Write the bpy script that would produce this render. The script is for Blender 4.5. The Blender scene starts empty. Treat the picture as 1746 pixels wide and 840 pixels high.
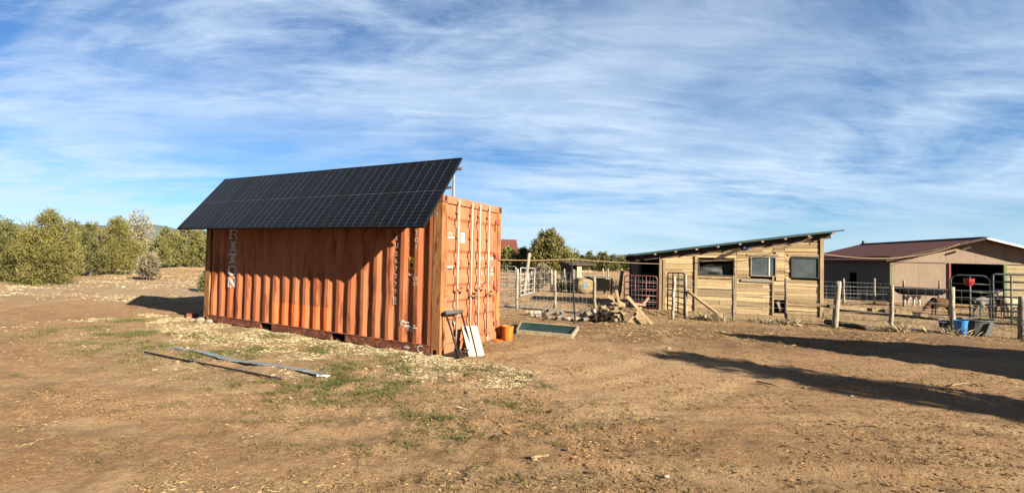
import bpy, math, random
import numpy as np
from mathutils import Vector, Matrix
R = math.radians
rnd = random.Random(7)
rs = np.random.RandomState(11)
S = bpy.context.scene
COL = S.collection

# ------------------------------------------------------------------ camera
F, PITCH, ROLL, CAMH, CX, CY = 888.67, 0.0273, 0.0266, 1.665, 663.4, 407.65   # photo pixels, 1746 x 840
cp, sp, cr, sr = math.cos(PITCH), math.sin(PITCH), math.cos(ROLL), math.sin(ROLL)
right0, up0, fwd = Vector((1, 0, 0)), Vector((0, -sp, cp)), Vector((0, cp, sp))
cam = bpy.data.cameras.new('camera')
camo = bpy.data.objects.new('camera', cam); COL.objects.link(camo)
rx, ux = right0 * cr + up0 * sr, right0 * -sr + up0 * cr
camo.matrix_world = Matrix(((rx.x, ux.x, -fwd.x, 0), (rx.y, ux.y, -fwd.y, 0), (rx.z, ux.z, -fwd.z, CAMH), (0, 0, 0, 1)))
cam.sensor_width = 36; cam.lens = F / 1746 * 36
cam.shift_x = (873 - CX) / 1746; cam.shift_y = (CY - 420) / 1746
cam.clip_start = 0.05; cam.clip_end = 6000
S.camera = camo

# ------------------------------------------------------------------ light
SUN_EL, SUN_AZ = R(24.6), math.atan2(0.625, -0.78)      # azimuth clockwise from +Y
SDIR = Vector((math.sin(SUN_AZ) * math.cos(SUN_EL), math.cos(SUN_AZ) * math.cos(SUN_EL), math.sin(SUN_EL)))
SKY_STRENGTH, SUN_STRENGTH, EXPOSURE = 0.05, 5.0, 2.65
CLOUD = (2.35, 2.85, 3.45)
W = bpy.data.worlds.new('World'); S.world = W; W.use_nodes = True
nt = W.node_tree; nt.nodes.clear()
def wn(t, **k):
    n = nt.nodes.new(t)
    for a, b in k.items(): setattr(n, a, b)
    return n
def wl(a, b): nt.links.new(a, b)
sky = wn('ShaderNodeTexSky', sky_type='NISHITA', sun_disc=False, sun_elevation=SUN_EL, sun_rotation=SUN_AZ,
         altitude=1800, air_density=1.1, dust_density=0.15, ozone_density=1.4)
tc = wn('ShaderNodeTexCoord'); sep = wn('ShaderNodeSeparateXYZ'); wl(tc.outputs['Generated'], sep.inputs[0])
def wmath(op, a, b=None, clamp=False):
    n = wn('ShaderNodeMath', operation=op, use_clamp=clamp)
    for i, v in enumerate((a, b)):
        if v is None: continue
        if isinstance(v, (int, float)): n.inputs[i].default_value = v
        else: wl(v, n.inputs[i])
    return n.outputs[0]
zz = wmath('MAXIMUM', sep.outputs[2], 0.0)
den = wmath('ADD', zz, 0.16)
cmb = wn('ShaderNodeCombineXYZ'); wl(wmath('DIVIDE', sep.outputs[0], den), cmb.inputs[0]); wl(wmath('DIVIDE', sep.outputs[1], den), cmb.inputs[1])
def cloud_noise(rot, scale, loc, nscale, detail, rough, distort, lo, hi):
    m = wn('ShaderNodeMapping'); m.inputs['Rotation'].default_value = (0, 0, rot); m.inputs['Scale'].default_value = scale; m.inputs['Location'].default_value = loc
    wl(cmb.outputs[0], m.inputs[0])
    n = wn('ShaderNodeTexNoise'); n.inputs['Scale'].default_value = nscale; n.inputs['Detail'].default_value = detail
    n.inputs['Roughness'].default_value = rough; n.inputs['Distortion'].default_value = distort
    wl(m.outputs[0], n.inputs['Vector'])
    r = wn('ShaderNodeMapRange', interpolation_type='SMOOTHSTEP'); r.inputs[1].default_value = lo; r.inputs[2].default_value = hi
    wl(n.outputs['Fac'], r.inputs[0]); return r.outputs[0]
c1 = cloud_noise(R(14), (0.62, 1.1, 1), (3.1, 1.7, 0), 1.15, 12, 0.60, 0.7, 0.32, 0.60)
c2 = cloud_noise(R(-24), (0.6, 1.5, 1), (7.3, 4.2, 0), 3.4, 13, 0.68, 0.8, 0.40, 0.66)
c3 = cloud_noise(R(20), (1, 1, 1), (1.3, 9.2, 0), 0.45, 4, 0.5, 0.5, 0.28, 0.58)
c4 = cloud_noise(R(-8), (0.5, 1.9, 1), (2.3, 6.1, 0), 7.0, 8, 0.7, 1.1, 0.45, 0.72)
cc = wmath('ADD', wmath('ADD', wmath('MULTIPLY', c1, 0.66), wmath('MULTIPLY', c2, 0.26)), wmath('MULTIPLY', c4, 0.10))
cc = wmath('MULTIPLY', cc, wmath('ADD', wmath('MULTIPLY', c3, 0.75), 0.35), True)
fade = wn('ShaderNodeMapRange', interpolation_type='SMOOTHSTEP'); fade.inputs[1].default_value = -0.01; fade.inputs[2].default_value = 0.12
fade.inputs[3].default_value = 0.35; wl(sep.outputs[2], fade.inputs[0])
hz = wn('ShaderNodeMapRange', interpolation_type='SMOOTHSTEP'); hz.inputs[1].default_value = 0.11; hz.inputs[2].default_value = 0.0; hz.inputs[4].default_value = 0.42; wl(sep.outputs[2], hz.inputs[0])
cf = wmath('ADD', wmath('MULTIPLY', wmath('MULTIPLY', cc, fade.outputs[0]), 0.92), hz.outputs[0], True)
tint = wn('ShaderNodeMix', data_type='RGBA', blend_type='MULTIPLY'); tint.inputs[0].default_value = 1; wl(sky.outputs[0], tint.inputs[6]); tint.inputs[7].default_value = (.178, .305, .43, 1)
mix = wn('ShaderNodeMix', data_type='RGBA'); wl(cf, mix.inputs[0]); wl(tint.outputs[2], mix.inputs[6]); mix.inputs[7].default_value = (*CLOUD, 1)
bg = wn('ShaderNodeBackground'); bg.inputs[1].default_value = SKY_STRENGTH; wl(mix.outputs[2], bg.inputs[0])
wo = wn('ShaderNodeOutputWorld'); wl(bg.outputs[0], wo.inputs[0])

sun = bpy.data.lights.new('sun', 'SUN'); sun.energy = SUN_STRENGTH; sun.angle = R(0.55); sun.color = (1.0, 0.89, 0.72)
suno = bpy.data.objects.new('sun', sun); COL.objects.link(suno)
suno.rotation_euler = (-SDIR).to_track_quat('-Z', 'Y').to_euler()
suno.location = SDIR * 60
vs = S.view_settings; vs.view_transform = 'Standard'; vs.look = 'None'; vs.exposure = EXPOSURE; vs.gamma = 1; vs.use_curve_mapping = False
S.render.engine = 'CYCLES'; S.cycles.max_bounces = 6; S.cycles.diffuse_bounces = 2; S.cycles.transparent_max_bounces = 12

# ------------------------------------------------------------------ value noise and terrain
_perm = np.random.RandomState(5).rand(256, 256)
def vnoise(x, y):
    x = np.asarray(x, float); y = np.asarray(y, float)
    xi = np.floor(x).astype(int); yi = np.floor(y).astype(int); fx = x - xi; fy = y - yi
    fx = fx * fx * (3 - 2 * fx); fy = fy * fy * (3 - 2 * fy)
    a = _perm[xi & 255, yi & 255]; b = _perm[(xi + 1) & 255, yi & 255]; c = _perm[xi & 255, (yi + 1) & 255]; d = _perm[(xi + 1) & 255, (yi + 1) & 255]
    return (a * (1 - fx) + b * fx) * (1 - fy) + (c * (1 - fx) + d * fx) * fy
def fbm(x, y, o=4, g=0.5):
    s = 0; a = 1; t = 0
    for i in range(o):
        s = s + a * vnoise(x * 2**i + 17 * i, y * 2**i + 31 * i); t += a; a *= g
    return s / t
AX, AY, YAW = 0.8521, 8.3396, 0.6021
DU = Vector((-math.cos(YAW), math.sin(YAW), 0)); DV = Vector((math.sin(YAW), math.cos(YAW), 0))
def gz(x, y):
    """height of the land"""
    x = np.asarray(x, float); y = np.asarray(y, float)
    t = np.clip(x / 6, 0, 1); t = t * t * (3 - 2 * t)
    z = -0.02 * np.clip(y - 13, 0, 20) * t
    z = z + (fbm(x * .45, y * .45, 3) - .5) * 0.07 * np.clip((np.hypot(x, y) - 2) / 3, 0, 1)
    # low red bank beyond the left track
    z = z + 0.9 * np.exp(-(((x + 20.5) / 4) ** 2 + ((y - 50) / 3) ** 2))
    # soil heaped slightly against the container
    u = (x - AX) * DU.x + (y - AY) * DU.y; v = (x - AX) * DV.x + (y - AY) * DV.y
    du_ = np.maximum(np.maximum(-u, u - 6.06), 0); dv_ = np.maximum(np.maximum(-v, v - 2.44), 0)
    w = np.exp(-(du_ ** 2 + dv_ ** 2) / 0.5)
    return z * (1 - w) + 0.035 * w
def gzf(x, y): return float(gz(x, y))
def gmf(x, y): return float(gz(x, y) + micro(x, y))
RUTS = ((-1.5, 14.5, 8.3, .02), (-1.5, 14.5, 9.75, .02), (3.0, -20.0, 24.15, .016), (3.0, -20.0, 25.65, .016), (-16., 30., 26.4, .02), (-16., 30., 27.9, .02))
def micro(x, y):
    d = np.hypot(x, y)
    k = np.clip(1.6 - d / 22, 0.15, 1)
    m = (fbm(x * 2.3, y * 2.3, 4, .6) - .5) * 0.06 + (np.abs(fbm(x * 6 + 40, y * 6, 3, .68) - .5)) * 0.10
    for a, b_, r_, dp in RUTS:
        e = np.hypot(x - a, y - b_) - r_; m = m - dp * np.exp(-(e / .16) ** 2) * (.35 + .9 * fbm(x * .8, y * .8 + 7, 2)) + dp * .5 * np.exp(-((np.abs(e) - .28) / .09) ** 2)
    return (m - 0.008) * k

# ------------------------------------------------------------------ photo pixel -> direction -> place
CAM = Vector((0, 0, CAMH))
def ray(px, py):
    x = (px - CX) / F; y = (py - CY) / F
    x, y = cr * x + sr * y, -sr * x + cr * y
    return Vector((x, cp + y * sp, sp - y * cp))
def onplane(px, py, P, n):
    r = ray(px, py); n = Vector(n); return CAM + r * ((Vector(P) - CAM).dot(n) / r.dot(n))
def G(px, py):
    z = 0.0
    for i in range(40):
        q = onplane(px, py, (0, 0, z), (0, 0, 1)); z = .5 * z + .5 * gzf(q.x, q.y)
    return Vector((q.x, q.y, gzf(q.x, q.y)))
def atdepth(px, py, d): r = ray(px, py); return CAM + r * (d / r.y)

# ------------------------------------------------------------------ materials
MATS = {}
ALB = 0.365
def mat(name, base, rough=0.8, spec=0.3, var=None, scale=4.0, var2=None, scale2=30, bump=0.0, bscale=40, metal=0.0, stretch=(1, 1, 1), objrand=0.0, island=0.0, lo=.4, hi=.6, lo2=.5, hi2=.65, coords='Object', trans=0.0, alpha=None, mask3=None):
    base, var, var2 = [None if q is None else tuple(c * ALB for c in q) for q in (base, var, var2)]
    m = bpy.data.materials.new(name); m.use_nodes = True; t = m.node_tree; b = t.nodes['Principled BSDF']
    b.inputs['Roughness'].default_value = rough; b.inputs['Specular IOR Level'].default_value = spec; b.inputs['Metallic'].default_value = metal
    b.inputs['Base Color'].default_value = (*base, 1)
    N = t.nodes.new; L = t.links.new
    tcn = N('ShaderNodeTexCoord'); mp = N('ShaderNodeMapping'); mp.inputs['Scale'].default_value = stretch
    L(tcn.outputs[coords], mp.inputs[0])
    if objrand:      # alike pieces are cut from different places of the pattern
        oi = N('ShaderNodeObjectInfo'); ad = N('ShaderNodeVectorMath'); ad.operation = 'MULTIPLY_ADD'
        ad.inputs[1].default_value = (37, 53, 71); L(oi.outputs['Random'], ad.inputs[0]); L(mp.outputs[0], ad.inputs[2]); vec = ad.outputs[0]
    else: vec = mp.outputs[0]
    cur = None
    def noise(sc, det=6, ro=.6):
        n = N('ShaderNodeTexNoise'); n.inputs['Scale'].default_value = sc; n.inputs['Detail'].default_value = det; n.inputs['Roughness'].default_value = ro
        L(vec, n.inputs['Vector']); return n.outputs['Fac']
    def rng(x, a, c):
        r = N('ShaderNodeMapRange'); r.interpolation_type = 'SMOOTHSTEP'; r.inputs[1].default_value = a; r.inputs[2].default_value = c; L(x, r.inputs[0]); return r.outputs[0]
    def mixc(f, a, c):
        x = N('ShaderNodeMix'); x.data_type = 'RGBA'
        if isinstance(f, float): x.inputs[0].default_value = f
        else: L(f, x.inputs[0])
        for k, v in ((6, a), (7, c)):
            if isinstance(v, tuple): x.inputs[k].default_value = (*v, 1)
            else: L(v, x.inputs[k])
        return x.outputs[2]
    cur = base
    if var: cur = mixc(rng(noise(scale), lo, hi), cur, var)
    if var2: cur = mixc(rng(noise(scale2), lo2, hi2), cur, var2)
    if objrand or island:
        if island: rr = N('ShaderNodeNewGeometry').outputs['Random Per Island']; amt = island
        else: rr = oi.outputs['Random']; amt = objrand
        hs = N('ShaderNodeHueSaturation')
        mr = N('ShaderNodeMapRange'); mr.inputs[3].default_value = 1 - amt; mr.inputs[4].default_value = 1 + amt; L(rr, mr.inputs[0]); L(mr.outputs[0], hs.inputs['Value'])
        if isinstance(cur, tuple): hs.inputs['Color'].default_value = (*cur, 1)
        else: L(cur, hs.inputs['Color'])
        cur = hs.outputs[0]
    if not isinstance(cur, tuple): L(cur, b.inputs['Base Color'])
    if bump:
        bp = N('ShaderNodeBump'); bp.inputs['Strength'].default_value = bump; bp.inputs['Distance'].default_value = 0.02
        L(noise(bscale, 5, .65), bp.inputs['Height']); L(bp.outputs[0], b.inputs['Normal'])
    if trans: b.inputs['Transmission Weight'].default_value = trans
    if alpha is not None: b.inputs['Alpha'].default_value = alpha
    MATS[name] = m; return m

mat('paint_orange', (.46, .155, .062), .62, .25, (.55, .21, .095), 2.2, (.30, .085, .035), 7, .12, 60, stretch=(1, 1, .35), lo2=.56, hi2=.78)
mat('door_paint', (.43, .150, .070), .65, .15, (.48, .185, .092), 2.5, (.34, .10, .042), 6, .1, 60, stretch=(1, 1, .5), lo2=.55, hi2=.75)
mat('rust', (.32, .135, .052), .85, .12, (.40, .20, .075), 5, (.16, .06, .026), 11, .3, 50, stretch=(1, 1, .22))
mat('rail_red', (.22, .062, .034), .75, .2, (.13, .04, .025), 4, (.32, .15, .07), 12, .15, 40)
mat('roof_rust', (.28, .11, .06), .8, .2, (.18, .07, .04), 3)
mat('white_paint', (.72, .70, .66), .7, .2, (.55, .5, .45), 9, (.40, .17, .09), 16, lo2=.62, hi2=.72)
mat('rod_white', (.52, .43, .34), .6, .2, (.44, .34, .25), 8, (.35, .16, .08), 14, stretch=(1, 1, .3), lo2=.62, hi2=.74)
mat('dark_hole', (.007, .006, .005), .9, .05)
mat('gasket', (.05, .03, .025), .9, .1)
mat('yellow_sticker', (.75, .52, .03), .5, .3); mat('ink', (.03, .03, .03), .7, .2)
mat('blue_sticker', (.55, .68, .75), .5, .3); mat('teal_sticker', (.16, .33, .32), .6, .2, (.35, .3, .22), 30)
mat('grey_plate', (.28, .25, .19), .6, .3, (.18, .15, .11), 20)
mat('pv_cell', (.0014, .0021, .0048), .25, .10, (.002, .003, .0065), 2, objrand=.3, island=.3)
mat('pv_back', (.10, .105, .12), .4, .1); mat('pv_frame', (.010, .0105, .012), .6, .12)
mat('aluminium', (.22, .225, .23), .5, .3, metal=.5)
mat('galv', (.50, .52, .53), .5, .45, (.40, .42, .43), 8, metal=.35)
mat('galv_dull', (.13, .15, .14), .65, .25, (.10, .115, .105), 6, metal=.15)
mat('wire', (.50, .50, .46), .6, .3, metal=.2)
mat('black_steel', (.014, .015, .016), .6, .2, (.024, .022, .02), 10)
mat('grey_foam', (.09, .095, .10), .85, .2)
mat('maroon', (.16, .022, .03), .55, .35, (.10, .02, .025), 7)
mat('white_board', (.62, .61, .57), .6, .2, (.52, .50, .44), 5)
mat('board_edge', (.36, .27, .12), .8, .2)
mat('orange_plastic', (.85, .19, .015), .45, .35, (.75, .15, .012), 5)
mat('teal_liner', (.011, .034, .029), .65, .1, (.018, .046, .038), 6, (.12, .11, .07), 20, lo2=.6, hi2=.7)
mat('old_wood', (.40, .31, .20), .85, .15, (.30, .22, .14), 9, (.48, .38, .26), 25, .3, 60, stretch=(1, 1, 1), objrand=.15)
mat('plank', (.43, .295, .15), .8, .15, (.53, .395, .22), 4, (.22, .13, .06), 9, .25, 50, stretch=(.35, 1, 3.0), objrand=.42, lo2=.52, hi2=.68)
mat('pale_timber', (.38, .275, .15), .8, .15, (.30, .21, .115), 5, (.22, .145, .08), 14, .2, 50, stretch=(1, 1, .4), objrand=.12, lo2=.6, hi2=.72)
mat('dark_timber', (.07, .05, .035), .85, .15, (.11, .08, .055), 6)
mat('post_wood', (.46, .40, .31), .9, .1, (.33, .28, .21), 10, (.20, .16, .12), 22, .5, 45, stretch=(1, 1, .3), objrand=.2)
mat('bark_grey', (.20, .165, .13), .95, .1, (.12, .10, .08), 12, (.30, .26, .21), 24, .6, 40, objrand=.2)
mat('green_roof', (.012, .052, .050), .5, .25, (.018, .062, .06), 3)
mat('glass', (.20, .25, .275), .05, .5, (.28, .33, .35), 3, trans=.65)
mat('poly_sheet', (.018, .02, .02), .5, .2, (.04, .042, .04), 4)
mat('brown_roof', (.17, .050, .038), .75, .12, (.17, .06, .045), 3)
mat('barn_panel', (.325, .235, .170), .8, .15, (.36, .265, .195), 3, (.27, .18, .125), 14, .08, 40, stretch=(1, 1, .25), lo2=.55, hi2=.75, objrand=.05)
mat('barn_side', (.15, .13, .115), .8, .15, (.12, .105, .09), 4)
mat('barn_red', (.30, .07, .05), .75, .2); mat('barn_green', (.16, .20, .07), .75, .2)
mat('cream_board', (.46, .37, .20), .8, .15, (.38, .29, .16), 5)
mat('white_trim', (.72, .70, .66), .6, .3)
mat('black_plastic', (.004, .004, .005), .7, .06)
mat('blue_plastic', (.015, .22, .62), .42, .4, (.02, .27, .68), 4); mat('navy_plastic', (.012, .05, .20), .45, .4)
mat('red_plastic', (.42, .012, .015), .45, .4)
mat('grey_rubber', (.05, .055, .055), .7, .25, (.10, .105, .10), 4)
mat('rope', (.36, .25, .15), .9, .1); mat('teal_blue', (.10, .22, .29), .6, .2)
mat('blue_poly', (.19, .25, .30), .5, .3, (.29, .34, .37), 9, (.12, .16, .20), 20)
mat('stone', (.40, .34, .26), .9, .1, (.30, .24, .18), 8, objrand=.15)
mat('tan_fur', (.50, .38, .22), .95, .05, (.42, .30, .17), 12, bump=.6, bscale=60)
mat('white_fur', (.80, .78, .72), .95, .05, (.66, .62, .54), 8, bump=.4, bscale=50)
mat('brown_fur', (.075, .042, .025), .95, .05, (.14, .075, .04), 8, bump=.6, bscale=50)
mat('grey_fur', (.16, .15, .14), .95, .05, (.24, .22, .20), 8, bump=.5, bscale=50)
mat('cream_fur', (.34, .28, .19), .95, .05, (.40, .33, .23), 8, bump=.5, bscale=50)
mat('hoof', (.03, .025, .02), .8, .2)
mat('house_wall', (.50, .40, .27), .85, .1); mat('straw_bale', (.38, .28, .15), .95, .05, (.22, .15, .08), 9, bump=.6, bscale=60)
def leafmat(name, a, b, c, trl=.25):
    m = mat(name, a, .75, .2, b, 1.4, c, 5, island=.14, lo=.38, hi=.62, lo2=.5, hi2=.7)
    return m
leafmat('juniper', (.165, .155, .036), (.225, .195, .048), (.105, .108, .030))
leafmat('juniper_dark', (.115, .118, .034), (.165, .152, .044), (.070, .078, .028))
leafmat('juniper_far', (.165, .165, .045), (.215, .20, .055), (.11, .12, .04))
leafmat('pale_leaf', (.24, .21, .11), (.30, .27, .16), (.17, .15, .07))
leafmat('lime_leaf', (.19, .20, .045), (.24, .24, .06), (.12, .14, .035))
leafmat('twig_dark', (.05, .036, .024), (.08, .055, .035), (.03, .022, .016))
leafmat('brush', (.20, .165, .10), (.27, .22, .14), (.13, .10, .06))
mat('straw', (.40, .275, .135), .85, .05, (.47, .335, .175), .8, (.27, .165, .078), 2.5, island=.35)
mat('straw_pale', (.54, .43, .25), .85, .05, (.62, .51, .32), .8, (.38, .27, .145), 3, island=.35)
mat('grass_green', (.095, .105, .026), .8, .12, (.14, .14, .045), 1.2, (.30, .24, .10), 4, island=.35, lo2=.56, hi2=.7)
mat('grass_olive', (.13, .11, .042), .85, .1, (.20, .155, .065), 1.2, island=.3)
mat('clod', (.29, .165, .075), .95, .05, (.35, .205, .098), 3, (.21, .115, .052), 6, island=.25)

# ------------------------------------------------------------------ mesh helpers
def link(o, parent=None):
    COL.objects.link(o)
    if parent is not None: o.parent = parent
    return o
def npmesh(name, V, Fc, smooth=False):
    me = bpy.data.meshes.new(name); V = np.asarray(V, np.float32); Fc = np.asarray(Fc, np.int32); k = Fc.shape[1]
    me.vertices.add(len(V)); me.vertices.foreach_set('co', V.ravel())
    me.loops.add(Fc.size); me.loops.foreach_set('vertex_index', Fc.ravel())
    me.polygons.add(len(Fc)); me.polygons.foreach_set('loop_start', np.arange(0, Fc.size, k, dtype=np.int32))
    me.polygons.foreach_set('loop_total', np.full(len(Fc), k, np.int32))
    me.polygons.foreach_set('use_smooth', np.full(len(Fc), bool(smooth)))
    me.update(calc_edges=True); me.validate(); return me
class MB:
    def __init__(s): s.v = []; s.f = []
    def add(s, vs, fs):
        o = len(s.v); s.v += [tuple(v) for v in vs]; s.f += [tuple(i + o for i in f) for f in fs]; return s
    def box(s, c, d, M=None):
        c = Vector(c); d = Vector(d) / 2; P = []
        for z in (-1, 1):
            for x, y in ((-1, -1), (1, -1), (1, 1), (-1, 1)):
                q = Vector((x * d.x, y * d.y, z * d.z)); q = M @ q if M else q; P.append(c + q)
        return s.add(P, [(3, 2, 1, 0), (4, 5, 6, 7), (0, 1, 5, 4), (1, 2, 6, 5), (2, 3, 7, 6), (3, 0, 4, 7)])
    def bar(s, a, b, w, h, up=(0, 0, 1)):
        """a squared bar from a to b, w across, h along up"""
        a = Vector(a); b = Vector(b); x = (b - a); L = x.length; x.normalize(); u = Vector(up)
        y = u.cross(x)
        if y.length < 1e-4: y = Vector((0, 1, 0)).cross(x)
        y.normalize(); z = x.cross(y)
        return s.box((a + b) / 2, (L, w, h), Matrix((x, y, z)).transposed())
    def tube(s, pts, rad, n=8, cap=True):
        pts = [Vector(p) for p in pts]; rad = rad if isinstance(rad, (list, tuple)) else [rad] * len(pts); o = len(s.v)
        ref = None
        for i, p in enumerate(pts):
            t = (pts[min(i + 1, len(pts) - 1)] - pts[max(i - 1, 0)]).normalized()
            if ref is None: ref = Vector((0, 0, 1)) if abs(t.z) < .9 else Vector((1, 0, 0))
            a = t.cross(ref).normalized(); b = t.cross(a); ref = -b if False else ref
            for k in range(n):
                g = 2 * math.pi * k / n; s.v.append(tuple(p + (a * math.cos(g) + b * math.sin(g)) * rad[i]))
        for i in range(len(pts) - 1):
            for k in range(n):
                k2 = (k + 1) % n; s.f.append((o + i * n + k, o + i * n + k2, o + (i + 1) * n + k2, o + (i + 1) * n + k))
        if cap: s.f.append(tuple(o + k for k in range(n - 1, -1, -1))); s.f.append(tuple(o + (len(pts) - 1) * n + k for k in range(n)))
        return s
    def prism(s, poly, ext):
        """polygon of 3-D points extruded by ext"""
        n = len(poly); e = Vector(ext); P = [Vector(p) for p in poly] + [Vector(p) + e for p in poly]
        return s.add(P, [tuple(range(n - 1, -1, -1)), tuple(range(n, 2 * n))] + [(i, (i + 1) % n, n + (i + 1) % n, n + i) for i in range(n)])
    def lathe(s, prof, n=20, c=(0, 0, 0), close=True):
        o = len(s.v); c = Vector(c)
        for r, z in prof:
            for k in range(n): g = 2 * math.pi * k / n; s.v.append((c.x + r * math.cos(g), c.y + r * math.sin(g), c.z + z))
        for i in range(len(prof) - 1):
            for k in range(n): k2 = (k + 1) % n; s.f.append((o + i * n + k, o + i * n + k2, o + (i + 1) * n + k2, o + (i + 1) * n + k))
        return s
    def build(s, name, m, parent=None, smooth=False, origin=None, bevel=0):
        me = bpy.data.meshes.new(name); V = s.v
        if origin is not None: V = [tuple(Vector(v) - Vector(origin)) for v in V]
        me.from_pydata(V, [], s.f); me.materials.append(MATS[m])
        if smooth: me.polygons.foreach_set('use_smooth', [True] * len(me.polygons))
        me.update(); o = bpy.data.objects.new(name, me)
        if origin is not None: o.location = origin
        if bevel:
            md = o.modifiers.new('bevel', 'BEVEL'); md.width = bevel; md.segments = 2; md.limit_method = 'ANGLE'
        return link(o, parent)
def tag(o, label=None, cat=None, group=None, kind=None):
    if label: o['label'] = label
    if cat: o['category'] = cat
    if group: o['group'] = group
    if kind: o['kind'] = kind
    return o
def thing(name, loc, label, cat, group=None, rz=0):
    o = bpy.data.objects.new(name, None); o.location = loc; o.rotation_euler = (0, 0, rz); o.empty_display_size = .2
    link(o); return tag(o, label, cat, group)
def part(name, mb, m, root, **k):
    """mb is in world coordinates; root is an unrotated Empty"""
    off = root.location
    mb.v = [(v[0] - off.x, v[1] - off.y, v[2] - off.z) for v in mb.v]
    return mb.build(name, m, root, **k)
def copy_tree(o, parent=None):
    c = o.copy(); COL.objects.link(c); c.parent = parent
    for ch in o.children: copy_tree(ch, c)
    return c
def text_mesh(s, size):
    cu = bpy.data.curves.new('t', 'FONT'); cu.body = s; cu.size = size; cu.align_x = 'CENTER'; cu.align_y = 'CENTER'; cu.resolution_u = 3
    o = bpy.data.objects.new('t', cu); COL.objects.link(o)
    me = bpy.data.meshes.new_from_object(o.evaluated_get(bpy.context.evaluated_depsgraph_get()))
    bpy.data.objects.remove(o); bpy.data.curves.remove(cu); return me

# ------------------------------------------------------------------ ground
def build_ground():
    A, k = 1.6, 0.0245
    n = int(math.asinh(3000 / A) / k) + 1
    s = np.arange(-n, n + 1) * k
    xs = A * np.sinh(s); ys = A * np.sinh(s) + 6.0
    X, Y = np.meshgrid(xs, ys); Z = gz(X, Y) + micro(X, Y)
    V = np.stack([X, Y, Z], -1).reshape(-1, 3); m = len(xs)
    i = np.arange(m - 1); I, J = np.meshgrid(i, i); a = (J * m + I).ravel()
    Fc = np.stack([a, a + 1, a + m + 1, a + m], 1)
    me = npmesh('ground', V, Fc, True)
    M = bpy.data.materials.new('soil'); M.use_nodes = True; t = M.node_tree; b = t.nodes['Principled BSDF']; N = t.nodes.new; L = t.links.new
    b.inputs['Roughness'].default_value = .95; b.inputs['Specular IOR Level'].default_value = .12
    geo = N('ShaderNodeNewGeometry'); pos = geo.outputs['Position']
    def noise(sc, det=6, ro=.6, stretch=None, rot=0, dist=0):
        v = pos
        if stretch:
            mp = N('ShaderNodeMapping'); mp.inputs['Scale'].default_value = stretch; mp.inputs['Rotation'].default_value = (0, 0, rot); L(pos, mp.inputs[0]); v = mp.outputs[0]
        n_ = N('ShaderNodeTexNoise'); n_.inputs['Scale'].default_value = sc; n_.inputs['Detail'].default_value = det; n_.inputs['Roughness'].default_value = ro; n_.inputs['Distortion'].default_value = dist
        L(v, n_.inputs['Vector']); return n_.outputs['Fac']
    def rng(x, a_, c_, lo=0, hi=1):
        r = N('ShaderNodeMapRange'); r.interpolation_type = 'SMOOTHSTEP'; r.inputs[1].default_value = a_; r.inputs[2].default_value = c_; r.inputs[3].default_value = lo; r.inputs[4].default_value = hi; L(x, r.inputs[0]); return r.outputs[0]
    def mixc(f, a_, c_):
        x = N('ShaderNodeMix'); x.data_type = 'RGBA'
        if isinstance(f, float): x.inputs[0].default_value = f
        else: L(f, x.inputs[0])
        for q, v in ((6, a_), (7, c_)):
            if isinstance(v, tuple): x.inputs[q].default_value = (v[0] * ALB * 1.06, v[1] * ALB * 1.02, v[2] * ALB * .95, 1)
            else: L(v, x.inputs[q])
        return x.outputs[2]
    def mul(a_, c_):
        x = N('ShaderNodeMath'); x.operation = 'MULTIPLY'; L(a_, x.inputs[0])
        if isinstance(c_, float): x.inputs[1].default_value = c_
        else: L(c_, x.inputs[1])
        return x.outputs[0]
    def blob(c, rx_, ry_, rot=0):
        """1 in the middle of a place, 0 outside, ragged edge"""
        mp = N('ShaderNodeMapping'); mp.vector_type = 'TEXTURE'; mp.inputs['Location'].default_value = (c[0], c[1], 0); mp.inputs['Scale'].default_value = (rx_, ry_, 50); mp.inputs['Rotation'].default_value = (0, 0, rot)
        L(pos, mp.inputs[0]); le = N('ShaderNodeVectorMath'); le.operation = 'LENGTH'; L(mp.outputs[0], le.inputs[0])
        ad = N('ShaderNodeMath'); ad.operation = 'ADD'; L(le.outputs['Value'], ad.inputs[0]); L(mul(ragged, 1.0), ad.inputs[1])
        return rng(ad.outputs[0], 1.75, 1.15)
    ragged = noise(.8, 5, .65)
    c = mixc(rng(noise(.35, 5, .6), .35, .65), (.45, .275, .145), (.55, .36, .205))
    c = mixc(rng(noise(1.7, 6, .65, (1, .6, 1), .5), .46, .72), c, (.34, .20, .105))
    c = mixc(mul(rng(noise(5.5, 6, .7), .5, .68), .75), c, (.64, .45, .265))
    c = mixc(mul(rng(noise(13, 5, .7), .52, .7), .7), c, (.24, .135, .066))
    c = mixc(mul(rng(noise(85, 3, .75), .5, .66), .5), c, (.25, .14, .07)); c = mixc(mul(rng(noise(38, 4, .75), .53, .68), .6), c, (.70, .53, .32))
    # pale beaten track, dry-grass area by the container, litter near the trees, darker trodden soil by the pens
    pt = blob((3.2, 7.6), 3.2, 1.5, .45); c = mixc(mul(pt, .45), c, (.68, .49, .30))
    gr = blob((-2.6, 9.0), 3.9, 2.2, -.5); c = mixc(mul(mul(gr, rng(noise(2.4, 6, .7), .4, .6)), .75), c, (.50, .41, .25))
    tr = blob((-13, 21), 15, 5.5, .12); c = mixc(mul(mul(tr, rng(noise(1.2, 6, .7, (.5, 1.6, 1)), .38, .58)), .7), c, (.50, .42, .32))
    pn = blob((8.5, 12.0), 7.0, 2.2, -.12); c = mixc(mul(mul(pn, rng(noise(1.4, 6, .7, (.6, 1.5, 1)), .30, .56)), .8), c, (.23, .14, .075))
    cf_ = blob((AX - DU.x * -3.0 + DV.x * -.55, AY - DU.y * -3.0 + DV.y * -.55), 3.2, .62, -YAW); c = mixc(mul(mul(cf_, rng(noise(3.4, 6, .7), .46, .64)), .7), c, (.62, .49, .29))
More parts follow.
